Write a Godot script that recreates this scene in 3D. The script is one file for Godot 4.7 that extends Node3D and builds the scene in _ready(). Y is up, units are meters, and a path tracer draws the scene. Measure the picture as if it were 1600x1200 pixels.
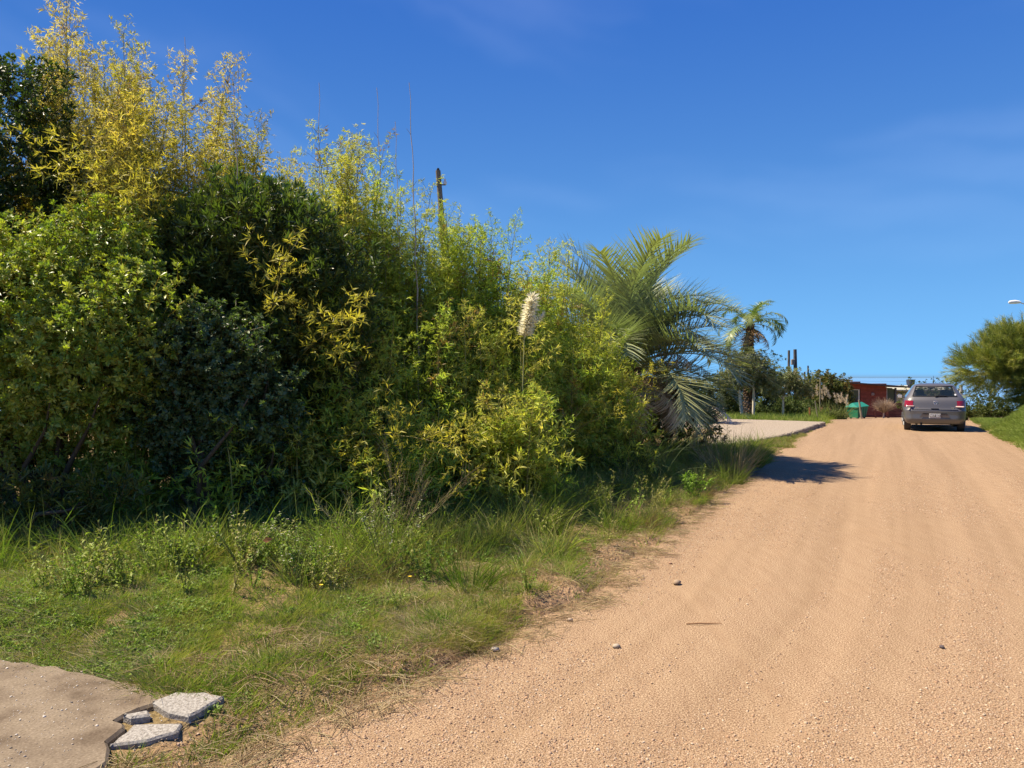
extends Node3D
# A gravel road beside a tall hedge of bamboo and evergreen shrubs, palms, a parked car, small houses far off.
# World: camera at (0, 1.6, 0) looking along -z; "d" below is metres ahead (z = -d).

var rng := RandomNumberGenerator.new()
var M := {}
var used := {}
var nz := FastNoiseLite.new()
var nf := FastNoiseLite.new()

# ---------------------------------------------------------------- mesh builder
class MB:
	var v := PackedVector3Array()
	var n := PackedVector3Array()
	var c := PackedColorArray()
	var uv := PackedVector2Array()
	var t := PackedInt32Array()
	func vert(p: Vector3, nn: Vector3, col: Color, q := Vector2.ZERO) -> int:
		v.append(p); n.append(nn); c.append(col); uv.append(q)
		return v.size() - 1
	func tri(a: int, b: int, d: int) -> void:
		var g := (v[b] - v[a]).cross(v[d] - v[a])
		if g.dot(n[a] + n[b] + n[d]) > 0.0:
			t.append(a); t.append(d); t.append(b)
		else:
			t.append(a); t.append(b); t.append(d)
	func quad(a: int, b: int, d: int, e: int) -> void:
		tri(a, b, d); tri(a, d, e)
	func flat(ps: Array, col: Color, nn := Vector3.ZERO) -> void:
		var g: Vector3 = nn
		if g == Vector3.ZERO:
			g = -(ps[1] - ps[0]).cross(ps[2] - ps[0]).normalized()
		var k := []
		for p in ps:
			k.append(vert(p, g, col))
		for i in range(1, ps.size() - 1):
			tri(k[0], k[i], k[i + 1])
	# a lance leaf: rib bent and folded
	func leaf(b: Vector3, dir: Vector3, up: Vector3, ln: float, w: float, col: Color, fold := 0.25, bend := 0.25, wide := 0.4) -> void:
		var s := dir.cross(up).normalized()
		var u := s.cross(dir).normalized()
		var m := b + dir * ln * wide - u * bend * ln * wide * 0.35
		var tip := b + dir * ln * (1.0 - bend * 0.25) - u * bend * ln
		var l := m - s * w * 0.5 + u * w * fold
		var r := m + s * w * 0.5 + u * w * fold
		var nl := (u + s * fold * 1.6).normalized()
		var nr := (u - s * fold * 1.6).normalized()
		var a := vert(b, u, col)
		var k1 := vert(l, nl, col)
		var k2 := vert(m, u, col)
		var k3 := vert(r, nr, col)
		var k4 := vert(tip, (u + dir * bend).normalized(), col)
		tri(a, k1, k2); tri(a, k2, k3); tri(k1, k4, k2); tri(k2, k4, k3)
	# a grass blade or leaflet: strip of three spans
	func blade(b: Vector3, dir: Vector3, side: Vector3, ln: float, w: float, col: Color, droop := 0.4, spans := 3) -> void:
		var p := b
		var q := dir.normalized()
		var prev := []
		for i in spans + 1:
			var f := float(i) / spans
			var ww := w * (1.0 - f * f) * 0.5
			var u := side.cross(q).normalized()
			if i == spans:
				var k := vert(p, u, col)
				tri(prev[0], prev[1], k)
			else:
				var k1 := vert(p - side * ww, u, col)
				var k2 := vert(p + side * ww, u, col)
				if i > 0:
					quad(prev[0], prev[1], k2, k1)
				prev = [k1, k2]
			q = (q + Vector3.DOWN * droop / spans).normalized()
			p += q * ln / spans
	func tube(ps: Array, rs: Array, sides: int, col: Color, cap := true) -> void:
		var last := []
		var ref := Vector3(0.31, 0.2, 0.93)
		for i in ps.size():
			var d: Vector3 = (ps[mini(i + 1, ps.size() - 1)] - ps[maxi(i - 1, 0)]).normalized()
			var x := d.cross(ref).normalized()
			if x.length() < 0.5:
				x = d.cross(Vector3.RIGHT).normalized()
			var y := d.cross(x).normalized()
			var ring := []
			for k in sides:
				var a := TAU * k / sides
				var o := x * cos(a) + y * sin(a)
				ring.append(vert(ps[i] + o * rs[i], o, col, Vector2(float(k) / sides, float(i))))
			if i > 0:
				for k in sides:
					quad(last[k], last[(k + 1) % sides], ring[(k + 1) % sides], ring[k])
			last = ring
			if cap and (i == 0 or i == ps.size() - 1):
				var nn := d if i > 0 else -d
				var m := vert(ps[i], nn, col)
				var rr := []
				for k in sides:
					rr.append(vert(v[ring[k]], nn, col))
				for k in sides:
					tri(m, rr[k], rr[(k + 1) % sides])
	# box with chamfered edges, turned by basis B
	func box(at: Vector3, size: Vector3, col: Color, ch := 0.0, B := Basis.IDENTITY) -> void:
		var h := size * 0.5
		for ax in 3:
			for sg in [-1.0, 1.0]:
				var nn := Vector3.ZERO; nn[ax] = sg
				var a2 := (ax + 1) % 3; var a3 := (ax + 2) % 3
				var ps := []
				for q in [[-1, -1], [1, -1], [1, 1], [-1, 1]]:
					var p := Vector3.ZERO
					p[ax] = sg * h[ax]; p[a2] = q[0] * (h[a2] - ch); p[a3] = q[1] * (h[a3] - ch)
					ps.append(at + B * p)
				flat(ps, col, (B * nn).normalized())
		if ch > 0.0:
			for ax in 3:
				var a2 := (ax + 1) % 3; var a3 := (ax + 2) % 3
				for s2 in [-1.0, 1.0]:
					for s3 in [-1.0, 1.0]:
						var ps := []
						for q in [[-1, 0], [1, 0], [1, 1], [-1, 1]]:
							var p := Vector3.ZERO
							p[ax] = q[0] * (h[ax] - ch)
							p[a2] = s2 * (h[a2] - (ch if q[1] == 1 else 0.0))
							p[a3] = s3 * (h[a3] - (0.0 if q[1] == 1 else ch))
							ps.append(at + B * p)
						var nn := Vector3.ZERO; nn[a2] = s2; nn[a3] = s3
						flat(ps, col, (B * nn).normalized())
			for sx in [-1.0, 1.0]:
				for sy in [-1.0, 1.0]:
					for sz in [-1.0, 1.0]:
						var s := Vector3(sx, sy, sz)
						var ps := []
						for ax in 3:
							var p := s * (h - Vector3.ONE * ch)
							p[ax] = s[ax] * h[ax]
							ps.append(at + B * p)
						flat(ps, col, (B * s).normalized())
	func mesh() -> ArrayMesh:
		var a := []
		a.resize(Mesh.ARRAY_MAX)
		a[Mesh.ARRAY_VERTEX] = v; a[Mesh.ARRAY_NORMAL] = n; a[Mesh.ARRAY_COLOR] = c
		a[Mesh.ARRAY_TEX_UV] = uv; a[Mesh.ARRAY_INDEX] = t
		var m := ArrayMesh.new()
		m.add_surface_from_arrays(Mesh.PRIMITIVE_TRIANGLES, a)
		return m

# ---------------------------------------------------------------- small helpers
func r(a: float, b: float) -> float:
	return rng.randf_range(a, b)

func rv() -> Vector3:
	return Vector3(rng.randfn(), rng.randfn(), rng.randfn()).normalized()

func P(x: float, d: float, y := 0.0) -> Vector3:
	return Vector3(x, y, -d)

func numbered(s: String) -> String:
	if not used.has(s):
		used[s] = 0
		return s
	used[s] += 1
	return "%s_%03d" % [s, used[s]]

func tag(o: Node, label: String, category: String, group := "", kind := "") -> void:
	o.set_meta("label", label)
	o.set_meta("category", category)
	if group: o.set_meta("group", group)
	if kind: o.set_meta("kind", kind)

func thing(called: String, at: Vector3, label: String, category: String, group := "") -> Node3D:
	var o := Node3D.new()
	o.name = numbered(called)
	add_child(o)
	o.position = at
	tag(o, label, category, group)
	return o

func part(called: String, m: Mesh, mat: Material, parent: Node, at := Vector3.ZERO) -> MeshInstance3D:
	var o := MeshInstance3D.new()
	o.name = called if parent != self else numbered(called)
	o.mesh = m
	o.material_override = mat
	o.position = at
	parent.add_child(o, true)
	return o

func structure(called: String, m: Mesh, mat: Material) -> MeshInstance3D:
	var o := part(called, m, mat, self)
	o.set_meta("kind", "structure")
	return o

# copies of one mesh: list of [Transform3D, Color]
func scatter(called: String, m: Mesh, mat: Material, list: Array, parent: Node) -> MultiMeshInstance3D:
	var mm := MultiMesh.new()
	mm.transform_format = MultiMesh.TRANSFORM_3D
	mm.use_colors = true
	mm.mesh = m
	mm.instance_count = list.size()
	for i in list.size():
		mm.set_instance_transform(i, list[i][0])
		mm.set_instance_color(i, list[i][1])
	var o := MultiMeshInstance3D.new()
	o.name = called if parent != self else numbered(called)
	o.multimesh = mm
	o.material_override = mat
	o.set_meta("kind", "stuff")
	parent.add_child(o, true)
	return o

# spread a list over several mesh variants, all children of one node
func scatter_mix(called: String, ms: Array, mat: Material, list: Array, parent: Node) -> void:
	var lists := []
	for k in ms.size():
		lists.append([])
	for i in list.size():
		lists[i % ms.size()].append(list[i])
	for k in ms.size():
		if lists[k].size():
			scatter(called, ms[k], mat, lists[k], parent)

# basis whose y axis points along dir, spun by a random angle
func aim(dir: Vector3, s: float) -> Basis:
	var y := dir.normalized()
	var x := y.cross(rv()).normalized()
	var z := x.cross(y)
	return Basis(x * s, y * s, z * s)

func lin(a: float, b: float, c: float) -> Color:
	return Color(a, b, c)

func mat(key: String, c: Color, rough := 0.8, opt := {}) -> StandardMaterial3D:
	var m := StandardMaterial3D.new()
	m.resource_name = key
	m.albedo_color = c.linear_to_srgb()
	m.roughness = rough
	m.metallic_specular = opt.get("spec", 0.5)
	m.metallic = opt.get("metal", 0.0)
	if opt.get("vc", false):
		m.vertex_color_use_as_albedo = true
	if opt.has("back"):
		m.backlight_enabled = true
		m.backlight = opt.back
	if opt.has("coat"):
		m.clearcoat_enabled = true
		m.clearcoat = opt.coat
		m.clearcoat_roughness = 0.05
	M[key] = m
	return m

func noise_tex(size: int, freq: float, ramp: Array, kind := FastNoiseLite.TYPE_SIMPLEX_SMOOTH, oct := 4, sd := 1, jitter := 1.0) -> NoiseTexture2D:
	var f := FastNoiseLite.new()
	f.noise_type = kind
	f.frequency = freq
	f.seed = sd
	f.fractal_octaves = oct
	if kind == FastNoiseLite.TYPE_CELLULAR:
		f.cellular_return_type = FastNoiseLite.RETURN_CELL_VALUE if jitter >= 1.0 else FastNoiseLite.RETURN_DISTANCE2_SUB
		f.fractal_type = FastNoiseLite.FRACTAL_NONE
	var t := NoiseTexture2D.new()
	t.width = size; t.height = size
	t.seamless = true
	t.normalize = true
	t.noise = f
	if ramp.size():
		var g := Gradient.new()
		var offs := PackedFloat32Array(); var cols := PackedColorArray()
		for e in ramp:
			offs.append(e[0]); cols.append(e[1])
		g.offsets = offs; g.colors = cols
		t.color_ramp = g
	return t

func tri_plane(m: StandardMaterial3D, scale: float, layer := 1) -> void:
	m.set("uv%d_triplanar" % layer, true)
	m.set("uv%d_world_triplanar" % layer, true)
	m.set("uv%d_scale" % layer, Vector3.ONE * scale)

func detail(m: StandardMaterial3D, tex: Texture2D, scale: float) -> void:
	m.detail_enabled = true
	m.detail_albedo = tex
	m.detail_blend_mode = BaseMaterial3D.BLEND_MODE_MUL
	m.detail_uv_layer = BaseMaterial3D.DETAIL_UV_2
	tri_plane(m, scale, 2)

func table(pts: Array, x: float) -> float:
	if x <= pts[0][0]:
		return pts[0][1]
	for i in range(1, pts.size()):
		if x <= pts[i][0]:
			return lerpf(pts[i - 1][1], pts[i][1], (x - pts[i - 1][0]) / (pts[i][0] - pts[i - 1][0]))
	return pts[-1][1]

# ---------------------------------------------------------------- the lie of the land
var SLAB := [[-7.5, 4.95], [-2.95, 4.22], [-2.42, 4.06], [-2.05, 3.9], [-1.77, 3.76], [-1.6, 3.7], [-1.36, 3.64]]
var LEFT := [[-12.0, -6.5], [0.0, -2.9], [2.0, -2.05], [3.2, -1.2], [4.58, -0.14], [5.66, 0.56], [8.0, 1.62], [10.4, 2.7], [14.8, 4.95], [19.0, 6.9], [23.4, 8.9], [28.3, 11.3], [34.0, 13.0], [44.0, 18.0], [49.0, 21.5], [56.0, 22.0], [70.0, 22.0]]
var RIGHT := [[-12.0, -1.5], [0.0, 2.6], [4.0, 4.7], [8.0, 6.9], [12.0, 9.0], [17.2, 11.45], [23.5, 14.5], [29.6, 17.8], [40.0, 24.5], [50.0, 34.0], [70.0, 50.0]]

func xl(d: float) -> float:
	return table(LEFT, d)

func xr(d: float) -> float:
	return table(RIGHT, d)

func base_h(d: float) -> float:
	if d < 27.0: return 0.0
	if d < 60.0:
		var k := d - 27.0
		return -0.044 * k * smoothstep(0.0, 6.0, k)
	return -1.45 - 0.05 * minf(d - 60.0, 400.0)

func ground_h(x: float, d: float) -> float:
	var h := base_h(d)
	var e := xl(d) - x
	var e2 := x - xr(d)
	var n1 := nz.get_noise_2d(x * 60.0, d * 60.0)
	var n2 := nf.get_noise_2d(x * 100.0, d * 100.0)
	if e > -0.6 and d < 60.0:
		var far := clampf(1.0 - (d - 20.0) / 10.0, 0.35, 1.0)
		var s := smoothstep(-0.15, 0.32, e + n1 * 0.28 + n2 * 0.08)
		h += s * far * (0.055 + 0.035 * n1 + 0.02 * n2) + smoothstep(0.5, 3.0, e) * 0.12 * far + n2 * 0.012
		h -= (1.0 - s) * 0.06
		if x < -1.86 and d < 6.0:
			var edge := table(SLAB, x)
			h = lerpf(minf(h, 0.03), h, smoothstep(edge + 0.02, edge + 0.7, d))
		return h
	if e2 > -0.6 and d < 60.0:
		var s2 := smoothstep(-0.1, 0.3, e2 + n1 * 0.25)
		h += s2 * (0.05 + 0.02 * n2) - (1.0 - s2) * 0.06
		h += 1.0 * smoothstep(0.0, 1.4, e2) * smoothstep(26.5, 20.5, d + 0.15 * e2) + 0.10 * smoothstep(1.0, 6.0, e2)
		return h
	return h - 0.06

func road_h(x: float, d: float) -> float:
	var e := minf(x - xl(d), xr(d) - x)
	var h := base_h(d) + 0.005 * nz.get_noise_2d(x * 25.0 + 700.0, d * 5.0) + 0.0012 * nf.get_noise_2d(x * 130.0, d * 40.0)
	# shallow wheel ruts along the road
	var m := (x - xl(d)) / maxf(xr(d) - xl(d), 1.0)
	h -= 0.016 * (exp(-pow((m - 0.34) * 16.0, 2.0)) + exp(-pow((m - 0.66) * 16.0, 2.0)))
	return h - 0.11 * smoothstep(0.15, -0.55, e)

func build_ground() -> void:
	var xs := []
	var x := -420.0
	while x < 420.0:
		xs.append(x)
		var near := absf(x - 1.0)
		x += 0.11 if near < 7.0 else (0.22 if near < 14.0 else (0.5 if near < 28.0 else (4.0 if near < 80.0 else 40.0)))
	xs.append(420.0)
	var ds := []
	var d := -40.0
	while d < 900.0:
		ds.append(d)
		d += 4.0 if d < 0.0 else (0.09 if d < 10.0 else (0.18 if d < 20.0 else (0.4 if d < 34.0 else (1.2 if d < 70.0 else 30.0))))
	ds.append(900.0)
	var mb := MB.new()
	var nx := xs.size()
	for dd in ds:
		for xx in xs:
			var e: float = xl(dd) - xx
			var e2: float = xx - xr(dd)
			var k := nz.get_noise_2d(xx * 45.0, dd * 45.0)
			var soil := lin(0.36, 0.235, 0.14)
			var thatch := lin(0.24, 0.18, 0.09)
			var lawn := lin(0.17, 0.20, 0.05)
			var c := soil.lerp(thatch, smoothstep(0.1, 0.75, e + k * 0.5))
			if e2 > 0.0:
				c = soil.lerp(lawn, smoothstep(0.0, 0.25, e2 + k * 0.3))
				# cut bank of bare earth beside the lawn mound
				var cut := smoothstep(0.12, 0.05, absf(e2 - 1.5 - (dd - 24.0) * -0.25)) * smoothstep(21.0, 23.0, dd) * smoothstep(29.0, 27.0, dd)
				c = c.lerp(lin(0.2, 0.13, 0.07), cut)
			if dd > 27.0 and e > 0.0:
				c = thatch.lerp(lawn, 0.8)
			mb.vert(P(xx, dd, ground_h(xx, dd)), Vector3.UP, c)
	for j in range(ds.size()):
		for i in range(nx):
			var q := j * nx + i
			var i0 := maxi(i - 1, 0); var i1 := mini(i + 1, nx - 1)
			var j0 := maxi(j - 1, 0); var j1 := mini(j + 1, ds.size() - 1)
			var a: Vector3 = mb.v[j * nx + i1] - mb.v[j * nx + i0]
			var b: Vector3 = mb.v[j1 * nx + i] - mb.v[j0 * nx + i]
			mb.n[q] = a.cross(b).normalized()
			if mb.n[q].y < 0.0: mb.n[q] = -mb.n[q]
	for j in range(ds.size() - 1):
		for i in range(nx - 1):
			mb.quad(j * nx + i, j * nx + i + 1, (j + 1) * nx + i + 1, (j + 1) * nx + i)
	structure("ground", mb.mesh(), M.soil)

	# the road: its edges dip under the uneven verge
	var rb := MB.new()
	var rd := []
	d = -14.0
	while d < 64.0:
		rd.append(d)
		d += 0.5 if d < 1.0 else (0.06 if d < 9.0 else (0.15 if d < 24.0 else 0.8))
	var cols := 150
	for dd in rd:
		var a := xl(dd) - 0.6
		var b := xr(dd) + 0.6
		for i in cols + 1:
			var xx := lerpf(a, b, float(i) / cols)
			# strips of packed and of looser grit, drawn out along the road by wheels
			var la: float = (xx - xl(dd)) / maxf(xr(dd) - xl(dd), 1.0)
			var st := nf.get_noise_2d(la * 420.0, dd * 3.0) * 0.6 + nf.get_noise_2d(la * 1500.0, dd * 9.0) * 0.5
			var tn := 0.95 + 0.17 * st
			rb.vert(P(xx, dd, road_h(xx, dd)), Vector3.UP, lin(tn, tn * (1.0 + 0.02 * st), tn * (1.0 + 0.05 * st)))
	for j in rd.size():
		for i in cols + 1:
			var q := j * (cols + 1) + i
			var a: Vector3 = rb.v[j * (cols + 1) + mini(i + 1, cols)] - rb.v[j * (cols + 1) + maxi(i - 1, 0)]
			var b: Vector3 = rb.v[mini(j + 1, rd.size() - 1) * (cols + 1) + i] - rb.v[maxi(j - 1, 0) * (cols + 1) + i]
			rb.n[q] = a.cross(b).normalized()
			if rb.n[q].y < 0.0: rb.n[q] = -rb.n[q]
	for j in rd.size() - 1:
		for i in cols:
			var q := j * (cols + 1) + i
			rb.quad(q, q + 1, q + cols + 2, q + cols + 1)
	structure("gravel_road", rb.mesh(), M.road)

	# sea far behind the houses
	var sb := MB.new()
	sb.flat([P(-60000, 250, -9.0), P(60000, 250, -9.0), P(60000, 60000, -9.0), P(-60000, 60000, -9.0)], Color.WHITE, Vector3.UP)
	structure("sea", sb.mesh(), M.sea)

# ---------------------------------------------------------------- stones
func pebble(flatness: float) -> ArrayMesh:
	var mb := MB.new()
	var ring := []
	var top := mb.vert(Vector3(0, 1.0 * flatness, 0), Vector3.UP, Color.WHITE)
	for k in 6:
		var a := TAU * k / 6.0 + r(-0.3, 0.3)
		var p := Vector3(cos(a) * r(0.7, 1.15), r(-0.1, 0.35) * flatness, sin(a) * r(0.7, 1.15))
		ring.append(mb.vert(p, (p.normalized() + Vector3.UP * 0.3).normalized(), Color.WHITE))
	var bot := mb.vert(Vector3(0, -0.8 * flatness, 0), Vector3.DOWN, Color.WHITE)
	for k in 6:
		mb.tri(top, ring[k], ring[(k + 1) % 6])
		mb.tri(bot, ring[k], ring[(k + 1) % 6])
	return mb.mesh()

func build_pebbles() -> void:
	var kinds := []
	for k in 5: kinds.append(pebble(r(0.5, 0.85)))
	var tones := [lin(0.40, 0.25, 0.15), lin(0.44, 0.30, 0.19), lin(0.46, 0.35, 0.24), lin(0.34, 0.21, 0.13), lin(0.20, 0.13, 0.09), lin(0.48, 0.38, 0.28), lin(0.38, 0.27, 0.19), lin(0.30, 0.2, 0.13)]
	var list := []
	var want := 150000
	while list.size() < want:
		var d := 2.4 + 11.0 * pow(rng.randf(), 1.9)
		var x := r(xl(d) - 0.35, minf(xr(d), 0.72 * d + 0.6))
		var n := nz.get_noise_2d(x * 28.0 + 90.0, d * 28.0)
		var m := (x - xl(d)) / maxf(xr(d) - xl(d), 1.0)
		var loose := 0.40 + 1.3 * n + 0.4 * exp(-m * 9.0) + 0.8 * nf.get_noise_2d(m * 700.0, d * 5.0)
		loose -= 0.35 * (exp(-pow((m - 0.34) * 9.0, 2.0)) + exp(-pow((m - 0.66) * 9.0, 2.0)))
		if rng.randf() > loose: continue
		var s := 0.0016 + 0.0026 * rng.randf() + 0.006 * pow(rng.randf(), 14.0)
		var y := maxf(road_h(x, d), ground_h(x, d))
		var b := Basis.from_euler(Vector3(r(-0.5, 0.5), r(0, TAU), r(-0.5, 0.5))).scaled(Vector3.ONE * s)
		list.append([Transform3D(b, P(x, d, y + s * 0.2)), tones[rng.randi() % tones.size()] * r(0.8, 1.15)])
	for k in 2600:      # grit on the concrete and along its broken edge
		var x := r(-3.6, -1.25); var d := r(2.9, 4.25)
		var on := in_slab(x, d) and x < -1.8
		var s := 0.0014 + 0.002 * rng.randf() + 0.006 * pow(rng.randf(), 10.0)
		var y := 0.075 if on else ground_h(x, d)
		list.append([Transform3D(Basis.from_euler(Vector3(r(-0.5, 0.5), r(0, TAU), 0)).scaled(Vector3.ONE * s), P(x, d, y + s * 0.2)), [lin(0.5, 0.45, 0.38), lin(0.36, 0.3, 0.24), lin(0.2, 0.17, 0.14), lin(0.55, 0.5, 0.44)][k % 4]])
	var holder := thing("loose_gravel", Vector3.ZERO, "loose tan and brown gravel strewn over the dirt road", "gravel")
	holder.set_meta("kind", "stuff")
	scatter_mix("pebbles", kinds, M.stone, list, holder)

	# single stones lying on the road
	var stones := [[1.28, 5.95, 0.045, lin(0.30, 0.22, 0.15), "fist sized tan stone on the road near the left verge"],
		[0.62, 4.55, 0.03, lin(0.36, 0.30, 0.23), "pale flat stone half sunk in the middle of the road"],
		[2.55, 4.55, 0.022, lin(0.10, 0.08, 0.08), "small dark pebble alone at the right of the road"],
		[-0.10, 4.5, 0.035, lin(0.42, 0.39, 0.36), "whitish stone at the crumbling edge of the grass verge"],
		[0.38, 5.05, 0.025, lin(0.40, 0.31, 0.23), "small cream stone just off the grass verge"],
		[1.36, 6.6, 0.02, lin(0.34, 0.2, 0.13), "small brown stone behind the fist sized tan stone"]]
	for s in stones:
		var st := MB.new()
		var rows := 5; var seg := 8
		for j in rows + 1:
			for k in seg + 1:
				var th := PI * j / rows; var ph := TAU * k / seg
				var o := Vector3(sin(th) * cos(ph), cos(th), sin(th) * sin(ph))
				var w: float = 1.0 + 0.5 * nz.get_noise_3d(o.x * 90.0 + s[0] * 300.0, o.y * 90.0, o.z * 90.0)
				st.vert(o * w * Vector3(1.15, 0.55, 0.85) * s[2] * 0.75, o, s[3])
		for j in rows:
			for k in seg:
				st.quad(j * (seg + 1) + k, j * (seg + 1) + k + 1, (j + 1) * (seg + 1) + k + 1, (j + 1) * (seg + 1) + k)
		var o2 := part("stone", st.mesh(), M.stone, self, P(s[0], s[1], maxf(road_h(s[0], s[1]), ground_h(s[0], s[1])) + s[2] * 0.35))
		o2.rotation.y = r(0, TAU)
		tag(o2, s[4], "stone", "single stones on the road")
	var tw := MB.new()
	tw.tube([Vector3(-0.11, 0, 0), Vector3(-0.03, 0.006, 0.008), Vector3(0.05, 0.002, -0.004), Vector3(0.12, 0.004, 0.003)], [0.004, 0.005, 0.004, 0.002], 5, lin(0.3, 0.17, 0.09))
	var t := part("twig", tw.mesh(), M.stone, self, P(1.24, 4.98, road_h(1.24, 4.98) + 0.006))
	tag(t, "thin reddish twig lying across the gravel road", "twig")

# ---------------------------------------------------------------- broken slab
func slab_mesh(pts: Array, thick: float, ch: float, rough: float) -> ArrayMesh:
	# pts: Vector2(x, d) outline; prism with crumbled upper rim
	var poly := PackedVector2Array()
	for i in pts.size():
		var a: Vector2 = pts[i]; var b: Vector2 = pts[(i + 1) % pts.size()]
		var k := maxi(1, int(a.distance_to(b) / 0.06))
		k = mini(k, 40)
		for j in k:
			var p := a.lerp(b, float(j) / k)
			poly.append(p + Vector2(r(-1, 1), r(-1, 1)) * rough)
	var mb := MB.new()
	var inner := Geometry2D.offset_polygon(poly, -ch)
	var inn: PackedVector2Array = inner[0] if inner.size() else poly
	var ts := Geometry2D.triangulate_polygon(inn)
	var b0 := mb.v.size()
	for p in inn: mb.vert(P(p.x, p.y, thick), Vector3.UP, Color.WHITE)
	for i in range(0, ts.size(), 3): mb.tri(b0 + ts[i], b0 + ts[i + 1], b0 + ts[i + 2])
	var sgn := 1.0 if Geometry2D.is_polygon_clockwise(poly) else -1.0
	for i in poly.size():
		var a := poly[i]; var b := poly[(i + 1) % poly.size()]
		var e := (b - a).normalized()
		var o := Vector2(-e.y, e.x) * sgn
		var nn := Vector3(o.x, 0, -o.y)
		mb.flat([P(a.x, a.y, -0.1), P(b.x, b.y, -0.1), P(b.x, b.y, thick - ch), P(a.x, a.y, thick - ch)], Color.WHITE, nn)
		var ia := a - o * ch * 1.0; var ib := b - o * ch * 1.0
		mb.flat([P(a.x, a.y, thick - ch), P(b.x, b.y, thick - ch), P(ib.x, ib.y, thick + 0.0003), P(ia.x, ia.y, thick + 0.0003)], Color.WHITE, (nn + Vector3.UP).normalized())
	return mb.mesh()

func build_slab() -> void:
	var y := 0.075
	var o := part("concrete_apron", slab_mesh([Vector2(-7.5, 4.95), Vector2(-2.95, 4.22), Vector2(-2.42, 4.06), Vector2(-2.05, 3.9), Vector2(-1.77, 3.76), Vector2(-1.60, 3.70), Vector2(-1.72, 3.55), Vector2(-1.78, 3.42), Vector2(-1.70, 3.40), Vector2(-1.70, 3.22), Vector2(-1.62, 3.05), Vector2(-1.75, 2.3), Vector2(-2.3, 1.2), Vector2(-7.5, 1.2)], y, 0.012, 0.014), M.concrete, self)
	tag(o, "weathered grey concrete apron beside the grass", "concrete slab")
	var frs := [[[Vector2(-1.70, 3.60), Vector2(-1.62, 3.71), Vector2(-1.48, 3.70), Vector2(-1.36, 3.66), Vector2(-1.40, 3.55), Vector2(-1.44, 3.43), Vector2(-1.55, 3.47)], 0.094, "larger whitish broken concrete fragment at the apron corner"],
		[[Vector2(-1.69, 3.40), Vector2(-1.46, 3.42), Vector2(-1.44, 3.34), Vector2(-1.55, 3.25), Vector2(-1.69, 3.21)], 0.072, "pale concrete fragment lying in front of the larger whitish one"],
		[[Vector2(-1.76, 3.46), Vector2(-1.66, 3.50), Vector2(-1.62, 3.455), Vector2(-1.70, 3.425)], 0.094, "smallest concrete chip lying in the crack of the apron"]]
	for f in frs:
		var mid := Vector2.ZERO
		for p in f[0]: mid += p / f[0].size()
		for i in f[0].size(): f[0][i] = mid + (f[0][i] - mid) * 0.95
		var q := part("concrete_fragment", slab_mesh(f[0], f[1] - 0.008, 0.009, 0.008), M.fresh_concrete, self)
		tag(q, f[2], "concrete fragment", "broken pieces of the apron")

# ---------------------------------------------------------------- leaf sprays
func bamboo_spray(rich: int) -> ArrayMesh:
	var mb := MB.new()
	var twig := lin(0.30, 0.24, 0.08)
	var main := [Vector3.ZERO]
	var p := Vector3.ZERO
	var q := Vector3.UP
	for i in 4:
		q = (q + rv() * 0.15).normalized()
		p += q * 0.13
		main.append(p)
	mb.tube(main, [0.003, 0.0026, 0.002, 0.0016, 0.001], 3, twig, false)
	for i in rich:
		var f := float(i + 1) / rich
		var b: Vector3 = main[mini(int(f * 4.0), 3)].lerp(main[mini(int(f * 4.0) + 1, 4)], fmod(f * 4.0, 1.0))
		var sd := (rv() * Vector3(1, 0.35, 1) + Vector3.UP * (0.35 + 0.6 * f)).normalized()
		var ln := r(0.07, 0.17) * (1.2 - 0.6 * f)
		var e := b + sd * ln
		mb.tube([b, e], [0.0013, 0.0009], 3, twig, false)
		for k in rng.randi_range(4, 6):
			var ld := (sd * 0.75 + rv() * 0.85 + Vector3.UP * 0.05).normalized()
			var t := r(0.72, 1.25)
			var c := lin(r(0.86, 1.1) * t, t, r(0.6, 1.1) * t)
			mb.leaf(e - sd * r(0.0, ln * 0.5), ld, (Vector3.UP * 0.55 + rv() * 0.9).normalized(), r(0.065, 0.115), r(0.013, 0.019), c, 0.15, r(0.1, 0.5), 0.35)
	return mb.mesh()

func whorl_spray(n: int, ln: float, w: float, wide: float, upright: float, berries: int, stem := 0.14) -> ArrayMesh:
	var mb := MB.new()
	var twig := lin(0.9, 0.6, 0.5)
	mb.tube([Vector3(0, -stem, 0), Vector3(r(-.01, .01), 0, r(-.01, .01))], [0.004, 0.0025], 3, twig, false)
	for k in n:
		var top := k < n * 0.62
		var a := TAU * k * 0.618 + r(-0.3, 0.3)
		var el := upright + r(-0.25, 0.35) if top else r(-0.1, 0.6)
		var y := r(-0.02, 0.0) if top else r(-stem, -0.03)
		var d := Vector3(cos(a) * cos(el), sin(el), sin(a) * cos(el))
		var t := r(0.75, 1.2)
		mb.leaf(Vector3(0, y, 0), d, (Vector3.UP * 0.7 + rv() * 0.8 + d * -0.2).normalized(), ln * r(0.75, 1.15), w * r(0.8, 1.2), lin(t, t, t * r(0.8, 1.15)), 0.2, r(0.05, 0.35), wide)
	for k in berries:
		var c := Vector3(r(-0.03, 0.03), r(-0.02, 0.03), r(-0.03, 0.03))
		var s := r(0.005, 0.008)
		var ids := []
		for o in [Vector3.UP, Vector3.RIGHT, Vector3.FORWARD, Vector3.LEFT, Vector3.BACK, Vector3.DOWN]:
			ids.append(mb.vert(c + o * s, o, lin(2.6, 2.1, 1.6)))
		for i in 4:
			mb.tri(ids[0], ids[1 + i], ids[1 + (i + 1) % 4])
			mb.tri(ids[5], ids[1 + i], ids[1 + (i + 1) % 4])
	return mb.mesh()

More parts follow.
